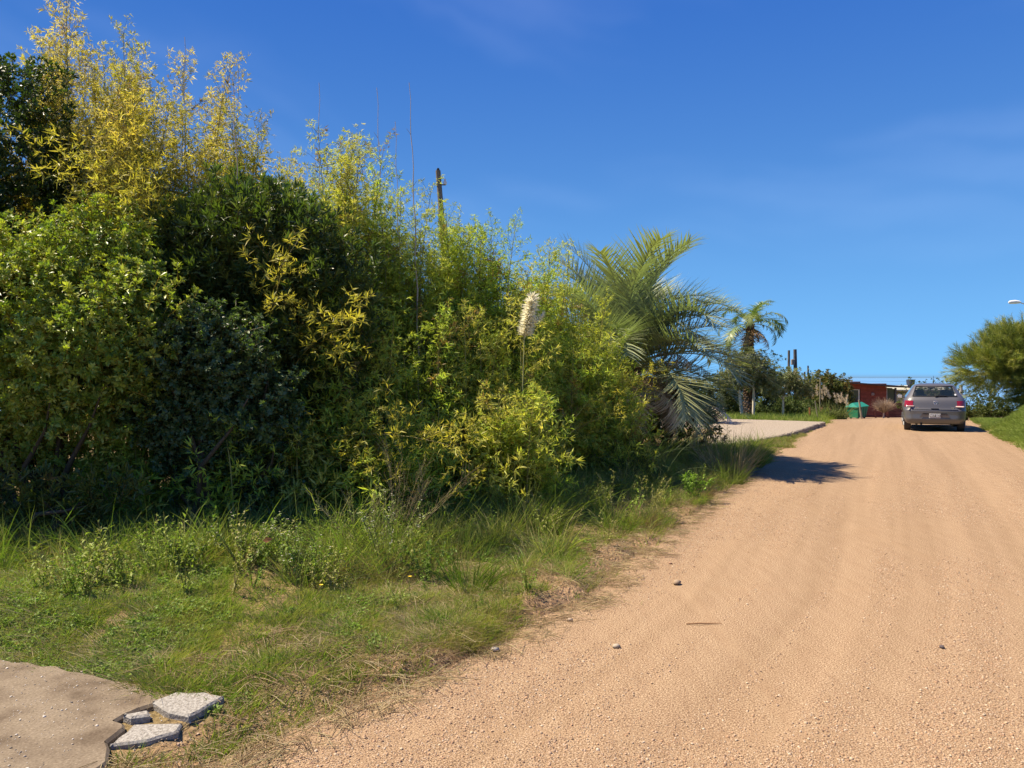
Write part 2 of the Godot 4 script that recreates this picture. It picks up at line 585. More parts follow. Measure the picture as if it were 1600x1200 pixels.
func needle_spray(n: int, ln: float) -> ArrayMesh:
	var mb := MB.new()
	mb.tube([Vector3.ZERO, Vector3(0.01, ln * 0.5, 0), Vector3(0.03, ln, 0.01)], [0.006, 0.004, 0.001], 3, lin(0.8, 0.5, 0.5), false)
	for k in n:
		var f := float(k) / n
		var a := k * 2.4
		var d := Vector3(cos(a), r(1.0, 2.0), sin(a)).normalized()
		var t := r(0.7, 1.25)
		mb.blade(Vector3(0.01, ln * f, 0), d, d.cross(rv()).normalized(), r(0.16, 0.34) * (1.15 - 0.5 * f), 0.011, lin(t, t, t), r(-0.1, 0.35), 2)
	return mb.mesh()

# points over lumpy blobs: blob = [centre, radii]
func crown(blobs: Array, n: int, inner: float, lump: float) -> Array:
	var out := []
	var w := []
	var tot := 0.0
	for b in blobs:
		tot += pow(b[1].x * b[1].y * b[1].z, 0.667)
		w.append(tot)
	var tries := 0
	while out.size() < n and tries < n * 12:
		tries += 1
		var z := rng.randf() * tot
		var k := 0
		while w[k] < z: k += 1
		var b = blobs[k]
		var o := rv()
		var f := lerpf(inner, 1.0, pow(rng.randf(), 0.6))
		var l := 1.0 + lump * 1.6 * nz.get_noise_3d(o.x * 60.0 + b[0].x * 100.0, o.y * 60.0, o.z * 60.0 + b[0].z * 100.0)
		l += lump * 0.7 * nz.get_noise_3d(o.x * 170.0 + b[0].x * 100.0, o.y * 170.0, o.z * 170.0)
		var p: Vector3 = b[0] + o * b[1] * f * l
		var deep := false
		for j in blobs.size():
			if j != k:
				var q: Vector3 = (p - blobs[j][0]) / blobs[j][1]
				if q.length() < inner * 0.85:
					deep = true
					break
		if deep: continue
		out.append([p, (o / b[1]).normalized(), f])
	return out

# a shrub of whorled or leafy sprays on real branches
func shrub(root: Node3D, blobs: Array, sprays: Array, n: int, cols: Array, m: Material, s0: float, s1: float, up: float, inner := 0.55, lump := 0.25, stems := 14, bark: Material = null) -> void:
	var pts := crown(blobs, n, inner, lump)
	var list := []
	for p in pts:
		var d: Vector3 = (p[1] * 0.8 + Vector3.UP * up + rv() * 0.55).normalized()
		var c: Color = cols[rng.randi() % cols.size()]
		list.append([Transform3D(aim(d, r(s0, s1)), p[0]), c * r(0.85, 1.15)])
	scatter_mix("foliage", sprays, m, list, root)
	if bark == null: bark = M.bark
	for k in stems:
		var e: Vector3 = pts[rng.randi() % pts.size()][0]
		var b := Vector3(r(-0.3, 0.3), 0, r(-0.25, 0.25))
		var md := b.lerp(e, 0.5) + Vector3(r(-.15, .15), r(0, 0.25), r(-.15, .15))
		var mb := MB.new()
		mb.tube([b, b.lerp(md, 0.6) + rv() * 0.05, md, md.lerp(e, 0.5) + rv() * 0.06, e], [0.035, 0.03, 0.022, 0.014, 0.006], 6, Color.WHITE)
		part("branch", mb.mesh(), bark, root)

# ---------------------------------------------------------------- bamboo
var bsprays := []
var culm_meshes := []

func culm_curve(h: float, lean: Vector3, n := 7) -> Array:
	var ps := []
	for i in n:
		var t := float(i) / (n - 1)
		ps.append(Vector3(0, h * t * (1.0 - 0.06 * t * t), 0) + lean * (0.35 * t + 0.65 * t * t * t))
	return ps

func along(ps: Array, t: float) -> Vector3:
	var f := clampf(t, 0.0, 0.9999) * (ps.size() - 1)
	return ps[int(f)].lerp(ps[int(f) + 1], fmod(f, 1.0))

# opt: lo (height of the lowest leaves), per (sprays per metre), size, tones
func bamboo(x: float, d: float, h: float, n: int, spread: float, label: String, opt := {}) -> Node3D:
	var root := thing("bamboo_clump", P(x, d, ground_h(x, d) - 0.02), label, "bamboo", "bamboo clumps of the hedge")
	var tones: Array = opt.get("tones", [lin(0.21, 0.205, 0.02), lin(0.17, 0.19, 0.02), lin(0.26, 0.23, 0.025)])
	var lo: float = opt.get("lo", 0.12)
	var per: float = opt.get("per", 18.0)
	var lean0: Vector3 = opt.get("lean", Vector3.ZERO)
	var size: float = opt.get("size", 1.0)
	var list := []
	for k in int(n * opt.get("more", 1.35)):
		var a := r(0, TAU)
		var b := Vector3(cos(a), 0, sin(a)) * spread * 1.1 * sqrt(rng.randf())
		var hh := h * (1.0 if k < 3 else r(0.55, 1.0))
		var lean := (b * r(0.25, 0.8) + lean0 * r(0.5, 1.2) + rv() * Vector3(0.25, 0, 0.25)) * hh / 4.5
		var ps := culm_curve(hh, lean)
		var mb := MB.new()
		var rs := []
		for i in ps.size(): rs.append(lerpf(0.013, 0.003, float(i) / (ps.size() - 1)))
		mb.tube(ps, rs, 5, lin(0.30, 0.27, 0.09) * r(0.7, 1.2))
		part("culm", mb.mesh(), M.culm, root, b)
		var tone: Color = tones[rng.randi() % tones.size()]
		var cnt := int(hh * per)
		for i in cnt:
			var t := lerpf(lo, 1.0, (i + rng.randf()) / cnt)
			var p := b + along(ps, t)
			var az := r(0, TAU)
			var el := r(0.1, 0.9) + 0.45 * t * t
			var dir := Vector3(cos(az) * cos(el), sin(el), sin(az) * cos(el))
			var s := size * r(0.75, 1.15) * (1.15 - 0.62 * t * t)
			var c := tone * r(0.75, 1.2)
			if rng.randf() < 0.05: c = lin(0.34, 0.24, 0.08)
			list.append([Transform3D(aim(dir, s), p), c])
	scatter_mix("foliage", bsprays, M.bamboo_leaf, list, root)
	return root

func arching_branch(root: Node3D, a: Vector3, b: Vector3, rise: float, n: int, tone: Color, spread: float, s0 := 0.6, s1 := 0.95) -> void:
	# a branch of sprays, world points a to b, reaching out of the hedge
	var o := root.position
	var ps := []
	for i in 7:
		var t := i / 6.0
		ps.append(a.lerp(b, t) + Vector3.UP * rise * 4.0 * t * (1.0 - t) - o)
	var mb := MB.new()
	mb.tube(ps, [0.007, 0.006, 0.005, 0.004, 0.003, 0.002, 0.001], 4, lin(0.3, 0.25, 0.08))
	var br := part("arching_branch", mb.mesh(), M.culm, root)
	var list := []
	for i in n:
		var t := lerpf(0.15, 1.0, (i + rng.randf()) / n)
		var dir := ((b - a).normalized() * 0.7 + rv() * 0.75 + Vector3.UP * 0.1).normalized()
		list.append([Transform3D(aim(dir, r(s0, s1)), along(ps, t) + rv() * spread * (1.0 - t * 0.7)), tone * r(0.85, 1.15)])
	scatter_mix("foliage", bsprays, M.bamboo_leaf, list, br)

func bare_cane(root: Node3D, x: float, d: float, h: float, dx: float, rad := 0.011) -> void:
	var mb := MB.new()
	var ps := []; var rs := []
	for i in 25:
		var t := i / 24.0
		ps.append(Vector3(dx * t * t + 0.01 * sin(i * 1.7), h * t, 0.0))
		rs.append(lerpf(rad, 0.0025, t) * (1.25 if i % 3 == 0 else 1.0))
	mb.tube(ps, rs, 6, lin(0.46, 0.36, 0.25))
	for i in range(9, 24, 3):
		var s := -1.0 if i % 2 else 1.0
		mb.tube([ps[i], ps[i] + Vector3(0.05 * s, 0.07, 0.01)], [0.0035, 0.0015], 4, lin(0.40, 0.32, 0.22))
	part("bare_cane", mb.mesh(), M.culm, root, P(x, d, ground_h(x, d)) - root.position)

func build_hedge() -> void:
	for k in 6: bsprays.append(bamboo_spray(8))
	var yellow := [lin(0.68, 0.58, 0.12), lin(0.62, 0.55, 0.10), lin(0.70, 0.60, 0.20), lin(0.54, 0.52, 0.08)]
	var green := [lin(0.50, 0.60, 0.09), lin(0.58, 0.62, 0.10), lin(0.42, 0.55, 0.08), lin(0.66, 0.64, 0.15)]
	# tall yellow stand at the left, behind the shrubs
	var c1 := bamboo(-5.25, 9.0, 5.75, 15, 0.45, "tallest yellow bamboo clump rising behind the dark rounded tree", {"tones": yellow, "more": 1.7, "lo": 0.22})
	bamboo(-4.55, 9.3, 5.75, 16, 0.5, "tall yellow bamboo clump second from the left edge", {"tones": yellow, "more": 1.7, "lo": 0.2})
	var c3 := bamboo(-4.0, 9.2, 5.05, 15, 0.45, "yellow bamboo clump above the olive toned leafy shrub", {"tones": yellow, "more": 1.7, "lo": 0.2})
	bamboo(-3.45, 9.6, 4.75, 13, 0.45, "yellow bamboo clump behind the bare upright cane", {"tones": yellow, "more": 1.7, "lo": 0.2})
	bamboo(-2.95, 9.9, 4.4, 13, 0.4, "sparse yellow bamboo clump over the dark narrow leaved shrub", {"tones": yellow, "more": 1.7, "lo": 0.25})
	var cl := bamboo(-4.35, 8.15, 4.4, 6, 0.3, "yellow bamboo clump leaning out between the two leafy shrubs", {"tones": yellow, "lo": 0.35, "lean": Vector3(0.3, 0, 0.5), "size": 1.0})
	# the middle stand
	var c6 := bamboo(-2.35, 9.6, 4.6, 18, 0.4, "bamboo clump with the pointed plume right of the dark shrub", {"tones": green})
	var c7 := bamboo(-1.75, 9.8, 4.1, 21, 0.45, "bamboo clump left of the tallest bare cane", {"tones": green})
	var c8 := bamboo(-1.1, 9.9, 3.45, 20, 0.45, "bamboo clump in front of the leaning wooden pole", {"tones": green})
	var c9 := bamboo(-0.5, 10.4, 3.8, 19, 0.42, "bamboo clump with a peaked top right of the wooden pole", {"tones": green})
	bamboo(0.0, 10.9, 3.25, 16, 0.4, "bamboo clump behind the cream pampas plume", {"tones": green})
	bamboo(0.55, 11.6, 3.6, 8, 0.28, "slender bamboo clump rising right of the pampas plume", {"tones": green})
	bamboo(0.85, 11.4, 2.7, 15, 0.4, "bamboo clump right of the pampas plume next to the palm", {"tones": green})
	var cend := bamboo(1.25, 12.0, 2.35, 13, 0.4, "last low bamboo clump against the large grey green palm", {"tones": green})
	# low front growth
	var lowc := bamboo(-1.75, 8.45, 2.2, 12, 0.5, "low bamboo clump with a branch arching out over the weeds", {"tones": green, "lo": 0.06, "lean": Vector3(0.05, 0, 0.3)})
	bamboo(-0.85, 9.15, 2.3, 13, 0.5, "shaded low bamboo clump in the hollow of the hedge", {"tones": green, "lo": 0.06})
	bamboo(-0.15, 9.9, 2.7, 15, 0.45, "low bamboo clump below the pampas plume", {"tones": green, "lo": 0.05})
	var lr := bamboo(0.75, 10.75, 2.0, 14, 0.4, "low bamboo clump above the verge before the palm", {"tones": green, "lo": 0.05})
	bamboo(-2.75, 8.1, 1.3, 10, 0.5, "low bamboo clump under the small leaved shrub", {"tones": green, "lo": 0.05})
	var mid := bamboo(-2.0, 8.1, 2.6, 5, 0.22, "upright bamboo clump in front of the dark narrow leaved shrub", {"tones": green, "lo": 0.3, "lean": Vector3(0.1, 0, 0.35), "size": 0.95})

	bamboo(-3.5, 7.35, 0.85, 9, 0.45, "knee high bamboo growth at the foot of the olive green shrub", {"tones": green, "lo": 0.03, "lean": Vector3(0, 0, 0.3)})
	bamboo(-2.4, 7.3, 0.95, 9, 0.45, "shaded bamboo growth behind the pale flowered weeds", {"tones": green, "lo": 0.03, "lean": Vector3(0, 0, 0.35)})
	bamboo(-1.3, 7.75, 1.05, 9, 0.45, "dark bamboo growth behind the tall fanning weed", {"tones": green, "lo": 0.03, "lean": Vector3(0, 0, 0.3)})
	bamboo(0.02, 8.6, 1.35, 13, 0.4, "leafy bamboo growth at the foot of the pampas stem", {"tones": green, "lo": 0.03, "lean": Vector3(0.15, 0, 0.2)})
	bamboo(1.3, 11.2, 1.5, 13, 0.4, "low leafy bamboo beside the weeping grass tuft", {"tones": green, "lo": 0.03, "lean": Vector3(0.2, 0, 0.15)})
	arching_branch(lowc, P(-1.95, 7.6, 0.98), P(-0.42, 6.75, 0.97), 0.1, 30, lin(0.52, 0.48, 0.08), 0.14)
	arching_branch(lowc, P(-2.1, 7.7, 0.8), P(-1.15, 6.9, 0.72), 0.08, 16, lin(0.52, 0.48, 0.08), 0.12)
	arching_branch(mid, P(-2.2, 7.7, 1.7), P(-1.48, 7.0, 2.05), 0.1, 18, lin(0.52, 0.48, 0.08), 0.12)
	arching_branch(mid, P(-2.4, 7.6, 2.0), P(-2.1, 7.1, 2.62), 0.1, 14, lin(0.52, 0.48, 0.08), 0.1)
	arching_branch(lr, P(0.6, 10.3, 0.7), P(1.45, 9.9, 1.15), 0.1, 14, lin(0.52, 0.48, 0.08), 0.12)
	arching_branch(lr, P(-0.3, 9.4, 0.9), P(-0.35, 8.9, 1.42), 0.1, 12, lin(0.52, 0.48, 0.08), 0.1)
	arching_branch(cl, P(-4.3, 7.9, 3.0), P(-4.25, 7.1, 3.6), 0.2, 16, lin(0.52, 0.48, 0.08), 0.15)
	arching_branch(cl, P(-4.1, 7.9, 2.8), P(-3.45, 7.1, 3.2), 0.2, 20, lin(0.52, 0.48, 0.08), 0.15)
	arching_branch(cend, P(1.3, 11.8, 1.2), P(2.0, 11.2, 1.55), 0.1, 14, lin(0.52, 0.48, 0.08), 0.12)

	bare_cane(c7, -1.12, 9.3, 5.0, -0.12, 0.014)
	bare_cane(c6, -1.6, 9.7, 5.05, -0.1, 0.009)
	bare_cane(c6, -1.42, 9.9, 4.7, -0.08, 0.008)
	bare_cane(c3, -2.78, 8.0, 4.55, -0.12, 0.015)
	bare_cane(c3, -3.3, 9.3, 5.2, 0.0, 0.008)
	bare_cane(c1, -3.9, 9.2, 5.5, 0.0, 0.008)
	bare_cane(c9, 0.0, 10.3, 3.0, -0.05, 0.011)
	bare_cane(c8, -2.4, 9.6, 5.1, 0.0, 0.007)

	# broadleaf shrubs
	var pit := []
	for k in 3: pit.append(whorl_spray(17, 0.062, 0.021, 0.62, 0.75, 4 if k < 2 else 0))
	var ole := []
	for k in 3: ole.append(whorl_spray(16, 0.10, 0.017, 0.55, 1.0, 0, 0.16))
	var prv := []
	for k in 3: prv.append(whorl_spray(18, 0.042, 0.021, 0.45, 0.35, 0, 0.20))
	var s1 := thing("evergreen_shrub", P(-4.4, 7.35, 0.1), "large olive green rounded leaf shrub at the far left of the hedge", "shrub", "broadleaf shrubs of the hedge")
	shrub(s1, [[Vector3(-0.15, 2.05, 0.2), Vector3(1.25, 1.05, 0.95)], [Vector3(0.55, 1.75, 0.35), Vector3(0.95, 0.8, 0.7)], [Vector3(-0.6, 1.3, -0.1), Vector3(1.2, 0.95, 0.75)], [Vector3(0.25, 1.0, -0.3), Vector3(1.15, 0.8, 0.7)], [Vector3(0.4, 2.6, -0.1), Vector3(0.8, 0.7, 0.6)], [Vector3(-1.6, 1.8, 0.3), Vector3(1.0, 1.6, 1.0)]], pit, 8600, [lin(0.38, 0.46, 0.08), lin(0.48, 0.52, 0.10), lin(0.28, 0.37, 0.07), lin(0.56, 0.57, 0.13)], M.gloss_leaf, 0.7, 1.15, 0.45, 0.5, 0.34, 22)
	var s1b := thing("evergreen_shrub", P(-3.85, 6.5, 0.05), "low leafy shoots poking out at the foot of the olive green shrub", "shrub", "broadleaf shrubs of the hedge")
	shrub(s1b, [[Vector3(-0.35, 0.55, 0.0), Vector3(0.42, 0.28, 0.25)], [Vector3(0.45, 0.6, 0.05), Vector3(0.35, 0.22, 0.2)], [Vector3(0.05, 0.4, 0.0), Vector3(0.4, 0.2, 0.2)]], ole, 170, [lin(0.14, 0.17, 0.04), lin(0.17, 0.19, 0.05)], M.gloss_leaf, 0.8, 1.15, 0.7, 0.35, 0.3, 9)
	var s2 := thing("evergreen_tree", P(-5.7, 8.3, 0.1), "dark rounded evergreen tree cut by the left edge of the picture", "tree")
	shrub(s2, [[Vector3(0.1, 3.9, 0.1), Vector3(1.1, 1.15, 0.9)], [Vector3(-0.6, 3.2, 0.2), Vector3(1.2, 1.2, 0.9)], [Vector3(0.35, 3.1, 0.0), Vector3(0.8, 0.9, 0.7)]], pit, 3600, [lin(0.075, 0.115, 0.032), lin(0.095, 0.135, 0.038), lin(0.06, 0.095, 0.028)], M.gloss_leaf, 0.85, 1.3, 0.5, 0.55, 0.25, 12)
	var tr := MB.new()
	tr.tube([Vector3(0, -0.1, 0), Vector3(0.05, 1.2, 0), Vector3(0.0, 2.4, 0.05), Vector3(0.1, 3.6, 0.1)], [0.13, 0.1, 0.08, 0.04], 9, Color.WHITE)
	part("trunk", tr.mesh(), M.bark, s2)
	var s3 := thing("evergreen_shrub", P(-2.7, 8.3, 0.1), "tall dark narrow leaved shrub in the middle of the hedge", "shrub", "broadleaf shrubs of the hedge")
	shrub(s3, [[Vector3(-0.1, 2.75, 0.1), Vector3(1.05, 1.0, 0.8)], [Vector3(0.5, 2.2, 0.15), Vector3(0.85, 1.0, 0.75)], [Vector3(-0.65, 2.3, 0.1), Vector3(0.8, 1.1, 0.7)], [Vector3(0.75, 1.3, 0.0), Vector3(0.65, 0.8, 0.6)], [Vector3(-0.1, 1.3, 0.0), Vector3(1.1, 0.9, 0.6)]], ole, 5200, [lin(0.10, 0.15, 0.046), lin(0.13, 0.18, 0.05), lin(0.085, 0.13, 0.042), lin(0.17, 0.20, 0.055)], M.gloss_leaf, 0.9, 1.3, 0.75, 0.55, 0.3, 16)
	var s4 := thing("evergreen_shrub", P(-2.75, 7.25, 0.08), "small leaved bluish green shrub below the dark narrow leaved one", "shrub", "broadleaf shrubs of the hedge")
	shrub(s4, [[Vector3(-0.1, 1.75, 0.15), Vector3(0.7, 0.6, 0.45)], [Vector3(0.25, 1.3, 0.1), Vector3(0.65, 0.5, 0.4)], [Vector3(-0.3, 1.15, 0.05), Vector3(0.6, 0.5, 0.4)], [Vector3(0.0, 0.75, -0.05), Vector3(0.8, 0.5, 0.4)]], prv, 2100, [lin(0.13, 0.19, 0.075), lin(0.16, 0.22, 0.085), lin(0.11, 0.17, 0.06)], M.gloss_leaf, 0.9, 1.35, 0.25, 0.45, 0.35, 12)

# ---------------------------------------------------------------- pampas grass
func plume(ln: float, w: float, n: int, tone := Color(0.90, 0.86, 0.72)) -> ArrayMesh:
	var mb := MB.new()
	mb.tube([Vector3.ZERO, Vector3(ln * 0.08, ln, 0)], [0.004, 0.001], 4, lin(0.6, 0.5, 0.34), false)
	for k in n:
		var f := pow(rng.randf(), 0.9)
		var a := r(0, TAU)
		var out := w * (sin(PI * pow(f, 0.75)) * 0.9 + 0.15)
		var d := Vector3(cos(a) * out * 1.5, ln * r(0.12, 0.28), sin(a) * out * 1.5).normalized()
		var t := r(0.8, 1.15)
		mb.blade(Vector3(ln * 0.08 * f, ln * f, 0), d, d.cross(rv()).normalized(), ln * r(0.14, 0.28), 0.005 + 0.006 * w / 0.1, tone * t, r(0.3, 0.9), 3)
	return mb.mesh()

func build_pampas() -> void:
	var o := thing("pampas_grass", P(0.09, 8.85, ground_h(0.09, 8.85)), "single cream pampas plume standing out of the hedge", "pampas grass")
	var st := MB.new()
	st.tube([Vector3(0, 0, 0), Vector3(0.02, 1.0, 0.03), Vector3(0.05, 1.95, 0.06)], [0.008, 0.007, 0.005], 6, lin(0.42, 0.40, 0.16))
	part("stem", st.mesh(), M.culm, o)
	var p := part("plume", plume(0.46, 0.15, 1100), M.plume, o, Vector3(0.05, 1.93, 0.06))
	p.rotation.z = -0.13
	var p2 := part("plume", plume(0.26, 0.05, 180), M.plume, o, Vector3(0.07, 2.02, 0.07))
	p2.rotation.z = -0.75
	var tf := MB.new()
	for k in 90:
		var a := r(0, TAU)
		var d := Vector3(cos(a) * r(0.1, 0.5), 1.0, sin(a) * r(0.1, 0.5)).normalized()
		tf.blade(Vector3(r(-.1, .1), 0, r(-.1, .1)), d, d.cross(rv()).normalized(), r(0.8, 1.7), 0.009, lin(0.16, 0.2, 0.06) * r(0.7, 1.2), r(0.3, 1.6), 6)
	part("leaf_tuft", tf.mesh(), M.grass, o)
	# weeping blades beside the last bamboo
	var o2 := thing("pampas_grass", P(1.75, 10.9, ground_h(1.75, 10.9)), "tuft of long weeping grey green blades before the palm", "grass tuft")
	var t2 := MB.new()
	for k in 260:
		var a := r(0, TAU)
		var d := Vector3(cos(a) * r(0.15, 0.75), 1.0, sin(a) * r(0.15, 0.75)).normalized()
		t2.blade(Vector3(r(-.3, .3), 0, r(-.3, .3)), d, d.cross(rv()).normalized(), r(0.8, 1.7), 0.008, lin(0.13, 0.17, 0.075) * r(0.7, 1.2), r(0.8, 2.6), 7)
	part("leaf_tuft", t2.mesh(), M.grass, o2)
	# the big clump far off beyond the lawn
	var gy := ground_h(17.4, 42.0)
	var o3 := thing("pampas_grass", P(17.3, 42.0, gy), "far clump of pampas grass with many cream plumes near the green bin", "pampas grass")
	var t3 := MB.new()
	for k in 420:
		var a := r(0, TAU)
		var d := Vector3(cos(a) * r(0.1, 0.8), 1.0, sin(a) * r(0.1, 0.8)).normalized()
		t3.blade(Vector3(r(-.8, .9), 0, r(-.3, .3)), d, d.cross(rv()).normalized(), r(0.8, 1.5), 0.025, lin(0.20, 0.22, 0.09) * r(0.7, 1.2), r(0.4, 1.8), 4)
	part("leaf_tuft", t3.mesh(), M.grass, o3)
	var pm := plume(0.6, 0.11, 130, lin(0.66, 0.56, 0.42))
	for k in 11:
		var f := k / 10.0
		var q := part("plume", pm, M.plume, o3, Vector3(lerpf(-0.8, 1.15, f), lerpf(1.35, 0.75, f) + r(-0.2, 0.25), r(-0.3, 0.3)))
		q.rotation = Vector3(r(-0.3, 0.3), r(0, TAU), lerpf(0.15, -0.7, f) + r(-0.15, 0.15))

# ---------------------------------------------------------------- palms
func frond(ln: float, n: int, arch: float, leaf_l: float, lift: float, col: Color, limp := 0.5, wid := 0.022) -> ArrayMesh:
	# grows from the origin along +y bending over towards +x
	var mb := MB.new()
	var ps := []; var rs := []
	var p := Vector3.ZERO
	var ang := 0.0
	var segs := 14
	var twist := r(-0.05, 0.05)
	for i in segs + 1:
		var t := float(i) / segs
		ps.append(p)
		rs.append(lerpf(0.018, 0.003, t))
		ang = arch * (0.25 * t + 0.75 * t * t)
		p += Vector3(sin(ang), cos(ang), twist * t) * ln / segs
	mb.tube(ps, rs, 5, col * 1.1 + lin(0.03, 0.03, 0.0))
	for i in n:
		var t := lerpf(0.2, 1.0, float(i) / (n - 1))
		var b := along(ps, t)
		var dir: Vector3 = (along(ps, minf(t + 0.03, 1.0)) - along(ps, t - 0.03)).normalized()
		var up := Vector3(-dir.y, dir.x, 0).normalized()
		var l := leaf_l * (0.55 + 0.75 * sin(PI * pow(t, 0.8))) * r(0.85, 1.1)
		for s in [-1.0, 1.0]:
			var side := Vector3(0, 0, s)
			var d := (side * 0.8 + up * (lift + r(-0.3, 0.3)) + dir * (0.45 + 0.75 * t) + rv() * 0.12).normalized()
			var tn := r(0.8, 1.2)
			mb.blade(b, d, d.cross(up).normalized() * -1.0, l, wid, col * tn, limp * r(0.6, 1.3), 3)
	return mb.mesh()

func palm(called: String, at: Vector3, label: String, trunk_h: float, trunk_r: float, lean: Vector3, live: Array, n_live: int, dead: Array, n_dead: int, el_lo: float, el_hi: float) -> Node3D:
	var o := thing(called, at, label, "palm tree", "palms beside the road")
	var tm := MB.new()
	var ps := []; var rs := []
	for i in 8:
		var t := i / 7.0
		ps.append(Vector3.UP * (trunk_h * t - 0.1) + lean * t * t)
		rs.append(trunk_r * (1.15 - 0.25 * t))
	tm.tube(ps, rs, 12, lin(0.10, 0.07, 0.045))
	part("trunk", tm.mesh(), M.palm_trunk, o)
	# stubs of old leaf stalks round the trunk
	var boots := MB.new()
	var rows := int(trunk_h / 0.09)
	for j in rows:
		for k in 9:
			var t := float(j) / rows
			var a := TAU * (k + 0.5 * (j % 2)) / 9.0 + r(-0.1, 0.1)
			var c := along(ps, t)
			var od := Vector3(cos(a), 0, sin(a))
			var b := c + od * trunk_r * (1.12 - 0.25 * t)
			var e := b + od * r(0.05, 0.10) + Vector3.UP * r(0.07, 0.13)
			boots.tube([b - Vector3.UP * 0.03, e], [0.045, 0.028], 5, lin(0.15, 0.10, 0.065) * r(0.6, 1.5))
	part("leaf_bases", boots.mesh(), M.palm_trunk, o).set_meta("kind", "stuff")
	var top: Vector3 = ps[-1]
	for k in n_live:
		var a := k * 2.39996 + r(-0.2, 0.2)
		var f := (k + 0.5) / n_live
		var el := lerpf(el_hi, el_lo, f) + r(-0.1, 0.1)
		var q := part("frond", live[k % live.size()], M.palm_leaf, o, top + Vector3(cos(a), 0, -sin(a)) * 0.05)
		q.basis = Basis(Vector3.UP, a) * Basis(Vector3.BACK, -(PI / 2.0 - el)) * Basis(Vector3.UP, r(-0.15, 0.15))
		q.scale = Vector3.ONE * r(0.85, 1.08)
	for k in n_dead:
		var a := k * 2.39996 + 0.7 + r(-0.3, 0.3)
		var q := part("dead_frond", dead[k % dead.size()], M.dead_leaf, o, top - Vector3.UP * r(0.1, 0.3))
		q.basis = Basis(Vector3.UP, a) * Basis(Vector3.BACK, -(PI / 2.0 + r(0.0, 0.45)))
		q.scale = Vector3.ONE * r(0.7, 1.0)
	return o

func build_palms() -> void:
	var grey := lin(0.29, 0.32, 0.18)
	var live := [frond(2.65, 58, 1.15, 0.66, 0.45, grey, 0.25, 0.025), frond(2.5, 56, 1.6, 0.64, 0.5, grey * 1.1, 0.3, 0.025), frond(2.7, 60, 1.4, 0.68, 0.4, lin(0.35, 0.36, 0.17), 0.25, 0.025), frond(2.4, 54, 2.0, 0.64, 0.45, grey * 0.85, 0.35, 0.025), frond(2.5, 54, 0.9, 0.6, 0.5, grey * 1.05, 0.2, 0.025)]
	var dead := [frond(1.7, 44, 1.2, 0.45, 0.0, lin(0.66, 0.53, 0.38), 1.2, 0.022), frond(1.5, 40, 1.6, 0.42, 0.0, lin(0.50, 0.38, 0.26), 1.4, 0.022)]
	var p1 := palm("jelly_palm", P(2.05, 14.3, ground_h(2.05, 14.3)), "large grey green palm with arching fronds at the end of the hedge", 1.75, 0.26, Vector3(0.05, 0, 0), live, 76, dead, 40, -0.25, 1.5)
	var ug := thing("undergrowth_shrub", P(2.75, 14.9, ground_h(2.75, 14.9)), "dark tangled undergrowth round the foot of the large palm", "shrub")
	var us := []
	for k in 2: us.append(whorl_spray(18, 0.07, 0.022, 0.5, 0.4, 0, 0.25))
	shrub(ug, [[Vector3(0, 0.75, 0), Vector3(1.3, 0.9, 0.8)], [Vector3(-1.0, 0.8, 0.3), Vector3(0.9, 0.9, 0.7)]], us, 900, [lin(0.12, 0.13, 0.05), lin(0.15, 0.14, 0.07), lin(0.10, 0.12, 0.04)], M.soft_leaf, 0.9, 1.4, 0.3, 0.3, 0.3, 8)
	# bleached fronds hanging towards the road
	for k in 4:
		var q := part("dead_frond", dead[k % 2], M.dead_leaf, p1, Vector3(0.2, 1.75 - 0.14 * k, 0.3))
		q.basis = Basis(Vector3.UP, [-0.25, -0.7, -0.05, -0.5, -0.95][k]) * Basis(Vector3.BACK, -(0.85 + 0.13 * k)).scaled_local(Vector3.ONE * 0.8)
		q.set_meta("label", "bleached tan frond hanging towards the road")
	var small := [frond(1.35, 44, 1.9, 0.36, 0.4, lin(0.11, 0.14, 0.06), 0.4), frond(1.2, 40, 2.3, 0.34, 0.45, lin(0.13, 0.15, 0.06), 0.4)]
	palm("jelly_palm", P(6.35, 25.4, 0.12), "short stout palm with a stubbed trunk on the gravel driveway", 0.95, 0.34, Vector3(-0.35, 0, 0), small, 20, dead, 10, -0.6, 1.3)
	var far := [frond(1.8, 46, 1.7, 0.42, 0.2, lin(0.18, 0.24, 0.08), 0.6, 0.035), frond(1.7, 44, 2.1, 0.4, 0.1, lin(0.22, 0.26, 0.08), 0.8, 0.035)]
	var fdead := [frond(1.2, 34, 1.3, 0.36, 0.0, lin(0.32, 0.2, 0.09), 1.3, 0.025)]
	palm("feather_palm", P(9.5, 31.0, ground_h(9.5, 31.0)), "slender palm with drooping fronds standing behind the small trees", 3.95, 0.10, Vector3(0.1, 0, 0), far, 15, fdead, 7, -0.25, 1.3)

# ---------------------------------------------------------------- poles and posts
func pole(called: String, at: Vector3, h: float, r0: float, r1: float, lean: Vector3, col: Color, label: String, category: String, group := "", n := 10) -> Node3D:
	var o := thing(called, at, label, category, group)
	var mb := MB.new()
	var ps := []; var rs := []
	for i in n:
		var t := float(i) / (n - 1)
		ps.append(Vector3.UP * (h * t - 0.15 * (1.0 - t)) + lean * t + Vector3(nz.get_noise_1d(i * 40.0 + at.x * 100.0), 0, 0) * r0 * 0.15)
		rs.append(lerpf(r0, r1, t))
	mb.tube(ps, rs, 10, col)
	part("shaft", mb.mesh(), M.old_wood, o)
	return o

